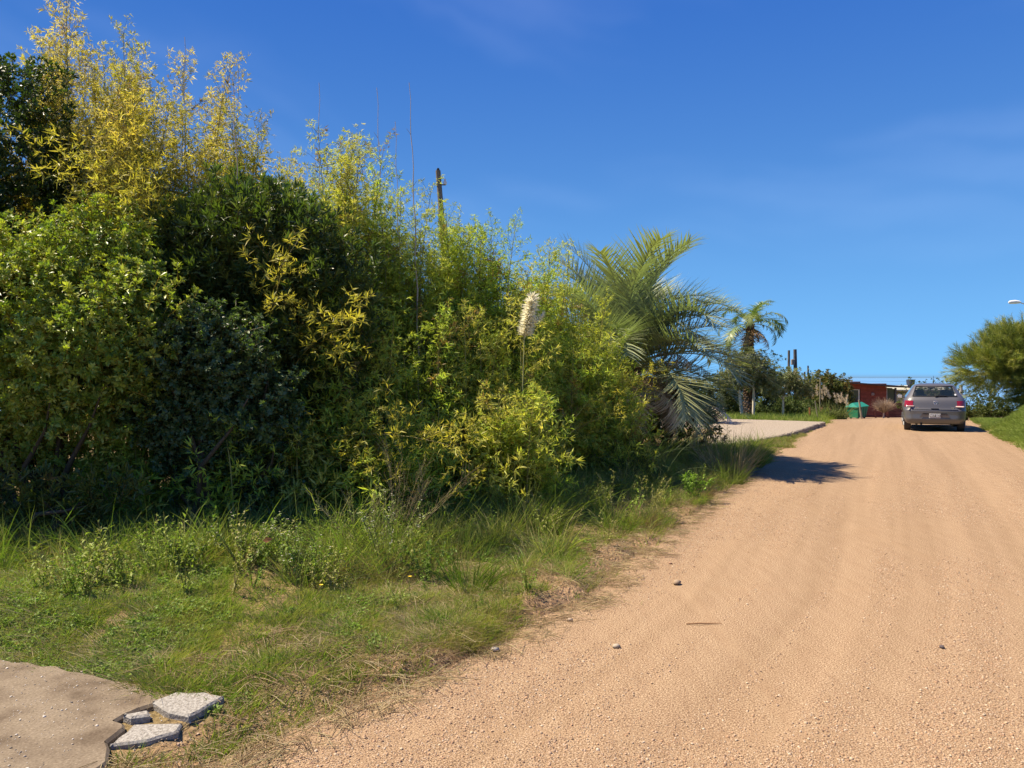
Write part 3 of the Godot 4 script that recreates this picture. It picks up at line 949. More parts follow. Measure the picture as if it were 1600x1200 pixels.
func build_poles() -> void:
	var u := pole("utility_pole", P(-1.72, 24.0, 0.15), 7.9, 0.13, 0.08, Vector3(-0.58, 0, 0), lin(0.28, 0.24, 0.19), "weathered wooden pole leaning out above the bamboo hedge", "utility pole")
	var b := MB.new()
	b.box(Vector3(-0.49, 7.45, 0.05), Vector3(0.30, 0.03, 0.05), lin(0.16, 0.14, 0.13), 0.005)
	part("bracket", b.mesh(), M.old_wood, u)
	var ins := MB.new()
	ins.tube([Vector3(-0.36, 7.46, 0.05), Vector3(-0.36, 7.53, 0.05), Vector3(-0.36, 7.56, 0.05), Vector3(-0.36, 7.63, 0.05)], [0.05, 0.06, 0.035, 0.03], 8, lin(0.75, 0.72, 0.68))
	part("insulator", ins.mesh(), M.plain, u)
	var cap := MB.new()
	cap.tube([Vector3(-0.58, 7.86, 0), Vector3(-0.58, 7.98, 0)], [0.082, 0.03], 8, lin(0.12, 0.10, 0.08))
	part("cap", cap.mesh(), M.old_wood, u)

	pole("utility_pole", P(17.25, 48.0, base_h(48.0)), 4.25, 0.085, 0.07, Vector3(0.02, 0, 0), lin(0.17, 0.15, 0.14), "thinner of the two far poles side by side above the trees", "utility pole", "far poles")
	var u3 := pole("utility_pole", P(17.95, 48.5, base_h(48.5)), 4.35, 0.15, 0.10, Vector3(-0.12, 0, 0), lin(0.14, 0.13, 0.13), "thicker leaning one of the two far poles above the trees", "utility pole", "far poles")
	var bk := MB.new()
	bk.box(Vector3(-0.25, 3.55, 0), Vector3(0.2, 0.35, 0.2), lin(0.2, 0.19, 0.18), 0.02)
	part("junction_box", bk.mesh(), M.plain, u3)
	pole("fence_post", P(18.5, 48.0, base_h(48.0)), 2.9, 0.06, 0.05, Vector3(-0.25, 0, 0), lin(0.12, 0.12, 0.14), "dark slanting post left of the round bush", "post", "thin posts by the lawn", 5)
	pole("fence_post", P(18.9, 49.0, base_h(49.0)), 3.35, 0.06, 0.05, Vector3(-0.05, 0, 0), lin(0.12, 0.12, 0.14), "dark upright post with a knob before the round bush", "post", "thin posts by the lawn", 5)
	pole("fence_post", P(17.0, 42.5, base_h(42.5)), 2.3, 0.035, 0.025, Vector3(0.03, 0, 0), lin(0.40, 0.36, 0.25), "pale thin stake rising above the pampas plumes", "post", "thin posts by the lawn", 5)
	pole("marker_stake", P(14.4, 37.2, base_h(37.2)), 0.62, 0.04, 0.04, Vector3(0.0, 0, 0), lin(0.42, 0.19, 0.08), "short orange stake standing in the lawn", "stake", "", 4)
	pole("support_stake", P(14.95, 37.5, base_h(37.5)), 0.95, 0.022, 0.02, Vector3(-0.18, 0, 0), lin(0.45, 0.40, 0.30), "pale stick leaning beside the short orange stake", "stake", "", 4)
	pole("fence_post", P(30.3, 45.2, base_h(45.2)), 1.9, 0.06, 0.06, Vector3(0.0, 0, 0), lin(0.55, 0.52, 0.46), "pale upright post beyond the right side of the car", "post", "pale posts by the feathery tree", 4)
	pole("fence_post", P(26.6, 45.5, base_h(45.5)), 2.0, 0.09, 0.09, Vector3(-0.05, 0, 0), lin(0.60, 0.58, 0.54), "whitish thicker post just above the car roof corner", "post", "pale posts by the feathery tree", 4)

	# street lamp at the right edge
	var s := thing("street_lamp", P(31.6, 46.0, base_h(46.0)), "street lamp whose head reaches in over the feathery tree", "street lamp")
	var sm := MB.new()
	sm.tube([Vector3(0, -0.2, 0), Vector3(0, 3, 0), Vector3(0, 6.2, 0)], [0.09, 0.075, 0.06], 10, lin(0.5, 0.5, 0.5))
	part("pole", sm.mesh(), M.metal, s)
	var am := MB.new()
	am.tube([Vector3(0, 5.7, 0), Vector3(-0.5, 6.5, 0), Vector3(-0.95, 6.85, 0), Vector3(-1.3, 6.95, 0)], [0.04, 0.035, 0.03, 0.03], 8, lin(0.55, 0.55, 0.55))
	part("arm", am.mesh(), M.metal, s)
	var hd := MB.new()
	hd.tube([Vector3(-1.2, 6.95, 0), Vector3(-1.32, 6.97, 0), Vector3(-1.55, 6.98, 0), Vector3(-1.85, 6.96, 0), Vector3(-1.95, 6.94, 0)], [0.04, 0.09, 0.12, 0.10, 0.03], 10, lin(0.75, 0.76, 0.78))
	part("lamp_head", hd.mesh(), M.plain, s)

# ---------------------------------------------------------------- background trees
func tree(called: String, at: Vector3, label: String, group: String, h: float, blobs: Array, sprays: Array, n: int, cols: Array, m: Material, s0: float, s1: float, up: float, trunk_c: Color, trunk_r: float, lean := 0.0, inner := 0.35, lump := 0.35) -> Node3D:
	var o := thing(called, at, label, "tree", group)
	var pts := crown(blobs, n, inner, lump)
	var list := []
	for p in pts:
		var d: Vector3 = (p[1] * 0.7 + Vector3.UP * up + rv() * 0.6).normalized()
		list.append([Transform3D(aim(d, r(s0, s1)), p[0]), cols[rng.randi() % cols.size()] * r(0.8, 1.2)])
	scatter_mix("crown", sprays, m, list, o)
	var tm := MB.new()
	var c: Vector3 = blobs[0][0]
	tm.tube([Vector3(0, -0.1, 0), Vector3(lean * 0.6, h * 0.3, 0), Vector3(lean, h * 0.55, 0), c], [trunk_r, trunk_r * 0.85, trunk_r * 0.7, trunk_r * 0.3], 8, trunk_c)
	part("trunk", tm.mesh(), M.trunk, o)
	for k in 9:
		var e: Vector3 = pts[rng.randi() % pts.size()][0]
		var b := Vector3(lean, h * r(0.4, 0.6), 0)
		var lm := MB.new()
		lm.tube([b, b.lerp(e, 0.5) + Vector3.UP * 0.08, e], [trunk_r * 0.5, trunk_r * 0.3, trunk_r * 0.1], 5, trunk_c)
		part("limb", lm.mesh(), M.trunk, o)
	return o

func build_trees() -> void:
	var oli := []
	for k in 3: oli.append(whorl_spray(30, 0.10, 0.022, 0.5, 0.5, 0, 0.35))
	var ocol := [lin(0.25, 0.27, 0.13), lin(0.30, 0.31, 0.16), lin(0.20, 0.23, 0.10)]
	var white := lin(0.62, 0.55, 0.42)
	var g := "young olive trees on the lawn"
	var lf: Material = M.soft_leaf
	tree("olive_tree", P(9.0, 30.0, ground_h(9.0, 30.0)), "olive tree with a whitewashed slanting trunk by the driveway", g, 2.6, [[Vector3(-0.15, 1.95, 0), Vector3(0.85, 0.75, 0.8)], [Vector3(-0.5, 1.5, 0.2), Vector3(0.6, 0.5, 0.6)], [Vector3(0.3, 2.35, -0.1), Vector3(0.5, 0.5, 0.5)]], oli, 650, ocol, lf, 0.7, 1.1, 0.35, white, 0.065, -0.18)
	tree("olive_tree", P(9.6, 30.6, ground_h(9.6, 30.6)), "olive tree with a straight whitewashed trunk second along the lawn", g, 2.7, [[Vector3(0.15, 2.0, 0), Vector3(0.95, 0.85, 0.8)], [Vector3(0.6, 1.5, 0.1), Vector3(0.65, 0.6, 0.6)], [Vector3(-0.2, 2.45, 0), Vector3(0.45, 0.45, 0.4)]], oli, 750, ocol, lf, 0.7, 1.1, 0.35, white, 0.06, 0.02)
	tree("olive_tree", P(11.7, 33.2, ground_h(11.7, 33.2)), "smaller olive tree with a thin pale trunk nearest the pampas grass", g, 2.2, [[Vector3(0.15, 1.75, 0), Vector3(0.9, 0.65, 0.8)], [Vector3(0.75, 1.4, 0.1), Vector3(0.6, 0.5, 0.6)], [Vector3(-0.5, 1.4, 0), Vector3(0.55, 0.45, 0.5)]], oli, 700, ocol, lf, 0.7, 1.1, 0.35, white, 0.055, 0.0)
	tree("olive_tree", P(10.6, 35.0, ground_h(10.6, 35.0)), "dull green tree with a dark bent trunk between the olives", g, 2.6, [[Vector3(0.0, 1.8, 0), Vector3(1.1, 0.8, 0.9)], [Vector3(0.9, 1.3, 0.1), Vector3(0.8, 0.7, 0.6)], [Vector3(-0.8, 1.2, 0), Vector3(0.8, 0.8, 0.6)]], oli, 800, [lin(0.08, 0.10, 0.04), lin(0.10, 0.12, 0.05)], lf, 0.8, 1.2, 0.35, lin(0.12, 0.1, 0.08), 0.07, 0.25)
	# dense bushes closing the view behind the lawn
	var bush := []
	for k in 3: bush.append(whorl_spray(28, 0.09, 0.036, 0.5, 0.4, 0, 0.3))
	var spots := [[7.2, 36.0, 1.3, "dark green bush behind the stout palm"], [8.6, 38.0, 1.1, "dark green bush behind the whitewashed slanting trunk"], [13.6, 40.0, 1.15, "bushy growth left of the far pampas clump"], [5.2, 33.0, 1.5, "dark bush showing under the large palm fronds"], [16.2, 45.0, 1.1, "low bush right behind the far pampas clump"], [11.9, 41.0, 1.0, "bush behind the smaller olive tree"], [3.6, 31.0, 2.2, "tall dark bush hidden behind the large palm crown"], [6.3, 34.0, 2.1, "tall bush between the large palm and the slanting trunk"], [9.9, 37.5, 1.8, "bush filling the gap between the whitewashed trunks"]]
	for s in spots:
		var o := thing("green_bush", P(s[0], s[1], ground_h(s[0], s[1])), s[3], "bush", "bushes behind the lawn")
		shrub(o, [[Vector3(0, s[2] * 0.55, 0), Vector3(1.3, s[2] * 0.75, 1.0)], [Vector3(0.8, s[2] * 0.4, 0.2), Vector3(0.9, s[2] * 0.55, 0.8)]], bush, 620, [lin(0.12, 0.17, 0.045), lin(0.16, 0.20, 0.06)], lf, 0.8, 1.2, 0.4, 0.4, 0.3, 5)
	tree("round_tree", P(19.5, 48.0, base_h(48.0)), "round bushy tree left of the red house", "trees near the houses", 3.2, [[Vector3(0.0, 1.9, 0), Vector3(1.35, 1.25, 1.1)], [Vector3(0.9, 1.5, 0.2), Vector3(0.9, 1.1, 0.9)], [Vector3(-0.8, 1.4, 0.2), Vector3(0.9, 1.0, 0.8)], [Vector3(1.4, 0.8, 0.1), Vector3(0.5, 0.6, 0.5)]], bush, 1500, [lin(0.13, 0.16, 0.045), lin(0.17, 0.18, 0.05), lin(0.24, 0.19, 0.06)], lf, 1.0, 1.5, 0.35, lin(0.14, 0.1, 0.07), 0.1)
	# bare twiggy bush before the red fence
	var tb := thing("twiggy_bush", P(24.15, 50.0, base_h(50.0)), "leafless brown twiggy bush before the red slatted fence", "bush")
	var st := MB.new()
	st.tube([Vector3(0, -0.1, 0), Vector3(0.02, 0.5, 0)], [0.07, 0.05], 6, lin(0.45, 0.36, 0.28))
	part("trunk", st.mesh(), M.trunk, tb)
	var tg := MB.new()
	for k in 200:
		var a := r(0, TAU)
		var d := Vector3(cos(a) * r(0.1, 1.0), r(0.4, 1.2), sin(a) * r(0.1, 1.0)).normalized()
		var b := Vector3(0, 0.4, 0)
		var e := b + d * r(0.7, 1.35)
		var m := b.lerp(e, 0.5) + rv() * 0.1
		tg.tube([b, m, e], [0.014, 0.010, 0.004], 3, lin(0.34, 0.25, 0.18) * r(0.7, 1.2), false)
		for q in 2:
			tg.tube([m, m + (d + rv() * 0.7).normalized() * r(0.3, 0.55)], [0.008, 0.004], 3, lin(0.36, 0.27, 0.2) * r(0.7, 1.2), false)
	part("twigs", tg.mesh(), M.trunk, tb).set_meta("kind", "stuff")
	tb.scale = Vector3.ONE * 0.85

	# feathery wind-swept tree at the right
	var nd := []
	for k in 3: nd.append(needle_spray(46, 0.55))
	var ft := thing("feathery_tree", P(20.6, 30.5, ground_h(20.6, 30.5)), "feathery needle leaved tree leaning over the lawn at the right", "tree")
	var blobs := [[Vector3(0.0, 2.35, 0), Vector3(1.9, 1.0, 1.3)], [Vector3(-1.45, 2.0, 0.2), Vector3(1.3, 0.7, 0.9)], [Vector3(1.0, 2.6, 0), Vector3(1.6, 1.1, 1.2)], [Vector3(0.4, 1.3, 0.3), Vector3(1.4, 0.95, 1.0)], [Vector3(1.6, 1.1, 0.3), Vector3(1.3, 0.9, 1.0)], [Vector3(-0.4, 2.75, 0), Vector3(1.2, 0.7, 0.9)]]
	var pts := crown(blobs, 3300, 0.5, 0.42)
	var fl := []
	var fc := [lin(0.27, 0.30, 0.065), lin(0.21, 0.25, 0.06), lin(0.33, 0.33, 0.08), lin(0.16, 0.20, 0.05)]
	for p in pts:
		var d: Vector3 = (p[1] * 0.8 + Vector3(-0.55, 0.35, 0.1) + rv() * 0.4).normalized()
		if p[0].y > 2.6: d = (d + Vector3(0.1, 0.6, 0)).normalized()
		fl.append([Transform3D(aim(d, r(0.7, 1.15)), p[0]), fc[rng.randi() % 4] * r(0.8, 1.2)])
	scatter_mix("crown", nd, M.soft_leaf, fl, ft)
	ft.scale = Vector3(1.1, 1.03, 1.1)
	var ftm := MB.new()
	ftm.tube([Vector3(0.9, -0.2, 0), Vector3(0.6, 0.7, 0), Vector3(0.1, 1.5, 0), Vector3(0.0, 2.4, 0)], [0.16, 0.13, 0.1, 0.04], 8, lin(0.13, 0.10, 0.08))
	part("trunk", ftm.mesh(), M.trunk, ft)
	for k in 12:
		var e: Vector3 = pts[rng.randi() % pts.size()][0]
		var b := Vector3(0.3, r(0.9, 1.6), 0)
		var lm := MB.new()
		lm.tube([b, b.lerp(e, 0.5), e], [0.07, 0.045, 0.012], 5, lin(0.13, 0.10, 0.08))
		part("limb", lm.mesh(), M.trunk, ft)
	for s in [[22.0, 35.0, 1.0, "low pale green bush under the feathery tree"], [19.9, 34.5, 0.8, "small bush between the car and the feathery tree"], [24.8, 36.0, 1.5, "bush at the right behind the feathery tree"], [21.2, 40.0, 1.9, "bush seen between the car roof and the feathery tree"], [25.0, 44.0, 2.2, "bush behind the pale upright post"], [29.5, 48.0, 2.6, "far bush at the right edge under the street lamp"], [23.3, 34.0, 1.3, "bush under the right half of the feathery crown"]]:
		var o := thing("green_bush", P(s[0], s[1], ground_h(s[0], s[1])), s[3], "bush", "bushes by the feathery tree")
		shrub(o, [[Vector3(0, s[2] * 0.5, 0), Vector3(1.2, s[2] * 0.7, 0.9)]], bush, 300, [lin(0.10, 0.13, 0.035), lin(0.13, 0.15, 0.04)], lf, 0.7, 1.1, 0.5, 0.35, 0.3, 4)

# ---------------------------------------------------------------- driveway
func build_driveway() -> void:
	var o := part("gravel_driveway", slab_mesh([Vector2(1.5, 20.5), Vector2(3.4, 17.2), Vector2(5.1, 17.3), Vector2(6.0, 18.6), Vector2(7.0, 19.9), Vector2(8.4, 22.2), Vector2(10.5, 25.8), Vector2(9.2, 26.8), Vector2(7.0, 28.0), Vector2(2.0, 29.0)], 0.13, 0.02, 0.06), M.grey_gravel, self)
	o.set_meta("kind", "structure")

# ---------------------------------------------------------------- houses, fence, bin
func bx(parent: Node, called: String, at: Vector3, size: Vector3, col: Color, m: Material, ch := 0.01) -> MeshInstance3D:
	var mb := MB.new()
	mb.box(Vector3.ZERO, size, col, ch)
	return part(called, mb.mesh(), m, parent, at)

func build_houses() -> void:
	var gy := base_h(58.0)
	var red := lin(0.30, 0.07, 0.045)
	var h := thing("red_house", P(26.6, 58.0, gy), "low red wooden house with a sloping dark roof", "house")
	h.rotation.y = -0.12
	# cladding: boards one above the other, leaving openings for the window and the corner glazing
	var y := 0.0
	while y < 2.55:
		var top := 2.62
		for seg in [[-3.1, -1.05], [-0.32, 1.55]]:
			if y > top - 0.2: continue
			var w: float = seg[1] - seg[0]
			bx(h, "board", Vector3((seg[0] + seg[1]) * 0.5, y + 0.075, 0.0), Vector3(w, 0.146, 0.05), red * r(0.85, 1.15), M.paint, 0.008)
		if y < 0.5 or y > 2.05:
			bx(h, "board", Vector3(-0.685, y + 0.075, 0.0), Vector3(0.726, 0.146, 0.05), red * r(0.85, 1.15), M.paint, 0.008)
		y += 0.15
	bx(h, "wall", Vector3(-0.8, 1.2, -0.16), Vector3(4.6, 2.4, 0.2), lin(0.05, 0.045, 0.045), M.paint)
	bx(h, "wall", Vector3(-3.0, 1.2, -2.0), Vector3(0.15, 2.4, 3.5), red, M.paint)
	bx(h, "wall", Vector3(2.15, 1.1, -2.2), Vector3(0.15, 2.2, 3.0), red, M.paint)
	bx(h, "wall", Vector3(-0.4, 1.2, -3.7), Vector3(5.2, 2.4, 0.15), red, M.paint)
	var win := bx(h, "window", Vector3(-0.72, 1.35, 0.0), Vector3(0.5, 1.4, 0.03), lin(0.08, 0.1, 0.12), M.window, 0.004)
	bx(win, "frame", Vector3(-0.29, 0.0, 0.02), Vector3(0.07, 1.5, 0.06), lin(0.7, 0.68, 0.64), M.paint)
	bx(win, "frame", Vector3(0.29, 0.0, 0.02), Vector3(0.09, 1.5, 0.06), lin(0.75, 0.72, 0.68), M.paint)
	bx(win, "frame", Vector3(0.0, 0.73, 0.02), Vector3(0.5, 0.06, 0.06), lin(0.7, 0.68, 0.64), M.paint)
	var lp := bx(h, "wall_lamp", Vector3(0.55, 1.75, 0.09), Vector3(0.22, 0.22, 0.16), lin(0.35, 0.27, 0.26), M.paint, 0.05)
	lp.set_meta("label", "small round bulkhead lamp")
	var cw := bx(h, "window", Vector3(1.86, 1.5, -0.05), Vector3(0.56, 1.3, 0.03), lin(0.15, 0.25, 0.35), M.window, 0.004)
	bx(cw, "frame", Vector3(-0.28, 0, 0.03), Vector3(0.07, 1.5, 0.07), lin(0.4, 0.4, 0.42), M.paint)
	bx(h, "corner_post", Vector3(2.2, 1.1, 0.0), Vector3(0.12, 2.25, 0.12), lin(0.12, 0.12, 0.14), M.paint)
	var rf := MB.new()
	rf.box(Vector3(-0.3, 2.53, -1.5), Vector3(6.4, 0.10, 5.2), lin(0.07, 0.05, 0.055), 0.02, Basis(Vector3.BACK, -0.075))
	part("roof", rf.mesh(), M.paint, h)

	var p := thing("cream_house", P(32.8, 63.0, base_h(62.0)), "cream house with a flat pale roof partly hidden by the car", "house")
	bx(p, "wall", Vector3(0, 1.1, 0), Vector3(6.6, 2.2, 0.2), lin(0.56, 0.54, 0.34), M.paint)
	bx(p, "wall", Vector3(-3.2, 1.1, -2.1), Vector3(0.2, 2.2, 4.0), lin(0.56, 0.54, 0.34), M.paint)
	bx(p, "wall", Vector3(3.2, 1.1, -2.1), Vector3(0.2, 2.2, 4.0), lin(0.56, 0.54, 0.34), M.paint)
	bx(p, "wall", Vector3(0, 1.1, -4.0), Vector3(6.2, 2.2, 0.2), lin(0.56, 0.54, 0.34), M.paint)
	bx(p, "beam", Vector3(0, 1.93, 0.16), Vector3(6.7, 0.10, 0.12), lin(0.18, 0.16, 0.12), M.paint)
	var r2 := MB.new()
	r2.box(Vector3(0, 2.3, -1.8), Vector3(7.2, 0.12, 5.0), lin(0.52, 0.50, 0.38), 0.02, Basis(Vector3.RIGHT, 0.06))
	part("roof", r2.mesh(), M.paint, p)
	bx(p, "door", Vector3(-1.9, 0.75, 0.12), Vector3(0.8, 1.5, 0.05), lin(0.10, 0.04, 0.035), M.paint)
	var tk := MB.new()
	tk.tube([Vector3(0.35, 2.34, -1), Vector3(0.35, 2.55, -1), Vector3(0.35, 2.6, -1), Vector3(0.35, 2.95, -1), Vector3(0.35, 3.02, -1)], [0.22, 0.22, 0.3, 0.34, 0.3], 12, lin(0.035, 0.045, 0.075))
	part("water_tank", tk.mesh(), M.plain, p)

	# red slatted fence with a boarded gate
	var fy := base_h(52.0)
	var f := thing("slatted_fence", P(23.2, 52.0, fy), "low red fence of horizontal slats behind the gravel road", "fence")
	var rd := lin(0.23, 0.07, 0.045)
	for pn in 4:
		var x0 := -0.25 + pn * 0.82
		bx(f, "post", Vector3(x0, 0.5, 0), Vector3(0.09, 1.05, 0.09), rd * 0.8, M.paint)
		if pn < 3:
			for k in 6:
				bx(f, "slat", Vector3(x0 + 0.41, 0.1 + k * 0.155, 0.02), Vector3(0.72, 0.095, 0.03), rd * r(0.8, 1.2), M.paint, 0.006)
	var gt := thing("wooden_gate", P(26.55, 52.2, fy), "dark red boarded gate at the right end of the slatted fence", "gate")
	for k in 8:
		bx(gt, "board", Vector3(0.0, 0.08 + k * 0.125, 0), Vector3(1.9, 0.118, 0.035), lin(0.13, 0.04, 0.03) * r(0.8, 1.2), M.paint, 0.006)
	bx(gt, "post", Vector3(-1.0, 0.52, 0), Vector3(0.1, 1.1, 0.1), lin(0.11, 0.035, 0.03), M.paint)
	bx(gt, "post", Vector3(1.0, 0.52, 0), Vector3(0.1, 1.1, 0.1), lin(0.11, 0.035, 0.03), M.paint)
	bx(gt, "latch", Vector3(0.75, 0.75, 0.04), Vector3(0.1, 0.1, 0.04), lin(0.6, 0.6, 0.6), M.metal)

	# green bin with a gabled lid, tipped a little
	var b := thing("waste_container", P(20.9, 46.5, base_h(46.5)), "green plastic waste container with a ridged lid by the red fence", "waste container")
	b.rotation = Vector3(0, 0.5, 0.06)
	b.scale = Vector3.ONE * 0.88
	var bm := MB.new()
	var lo := 0.42; var hi := 0.56; var dl := 0.33; var dh := 0.45
	var cs := []
	for s in [[-1, -1], [1, -1], [1, 1], [-1, 1]]:
		cs.append([Vector3(s[0] * lo, 0.1, s[1] * dl), Vector3(s[0] * hi, 0.8, s[1] * dh)])
	for k in 4:
		var a = cs[k]; var c = cs[(k + 1) % 4]
		var mid: Vector3 = (a[0] + c[0]) * 0.5
		bm.flat([a[0], c[0], c[1], a[1]], lin(0.015, 0.15, 0.075), (mid * Vector3(1, 0, 1)).normalized())
	bm.flat([cs[0][0], cs[1][0], cs[2][0], cs[3][0]], lin(0.02, 0.16, 0.08), Vector3.DOWN)
	part("body", bm.mesh(), M.plastic, b)
	for k in 4:
		bx(b, "rib", Vector3(-0.36 + k * 0.24, 0.45, 0.405), Vector3(0.04, 0.66, 0.03), lin(0.02, 0.19, 0.09), M.plastic, 0.008).rotation.x = 0.17
	var rim := MB.new()
	rim.box(Vector3(0, 0.82, 0), Vector3(1.2, 0.06, 0.98), lin(0.02, 0.17, 0.09), 0.015)
	part("rim", rim.mesh(), M.plastic, b)
	var ld := MB.new()
	var A := [Vector3(-0.6, 0.85, 0.48), Vector3(0.6, 0.85, 0.48), Vector3(0.6, 0.85, -0.48), Vector3(-0.6, 0.85, -0.48), Vector3(-0.5, 1.12, 0), Vector3(0.5, 1.12, 0)]
	ld.flat([A[0], A[1], A[5], A[4]], lin(0.02, 0.20, 0.13), Vector3(0, 0.9, 0.5).normalized())
	ld.flat([A[2], A[3], A[4], A[5]], lin(0.02, 0.20, 0.13), Vector3(0, 0.9, -0.5).normalized())
	ld.flat([A[0], A[4], A[3]], lin(0.025, 0.26, 0.20), Vector3(-0.9, 0.3, 0).normalized())
	ld.flat([A[1], A[2], A[5]], lin(0.025, 0.26, 0.20), Vector3(0.9, 0.3, 0).normalized())
	part("lid", ld.mesh(), M.plastic, b)
	for s in [-1.0, 1.0]:
		for z in [-1.0, 1.0]:
			var wm := MB.new()
			wm.tube([Vector3(-0.03, 0, 0), Vector3(0.03, 0, 0)], [0.08, 0.08], 10, lin(0.03, 0.03, 0.03))
			part("wheel", wm.mesh(), M.plain, b, Vector3(s * 0.34, 0.08, z * 0.26))
	pole("support_stake", P(20.75, 45.6, base_h(45.6)), 1.12, 0.06, 0.05, Vector3(-0.18, 0, 0), lin(0.42, 0.36, 0.26), "grey wooden post leaning before the green container", "post", "", 4)
	pole("support_stake", P(20.35, 46.8, base_h(46.8)), 1.25, 0.05, 0.045, Vector3(0.03, 0, 0), lin(0.45, 0.40, 0.30), "pale post stub standing behind the green container", "post", "", 4)
	# two thin wires from pole to house
	for k in 2:
		var wm := MB.new()
		var ps := []
		for i in 13:
			var t := i / 12.0
			ps.append(P(lerpf(27.5, 60.0, t), lerpf(64.0, 66.0, t), 1.05 + 0.22 * k + 1.2 * (t - 0.3) * (t - 0.3)))
		var rs := []
		for i in 13: rs.append(0.006)
		wm.tube(ps, rs, 4, lin(0.08, 0.08, 0.09))
		var w := part("overhead_wire", wm.mesh(), M.plain, self)
		tag(w, ["lower thin wire running over the cream house roof", "upper thin wire running over the cream house roof"][k], "wire", "wires over the houses")

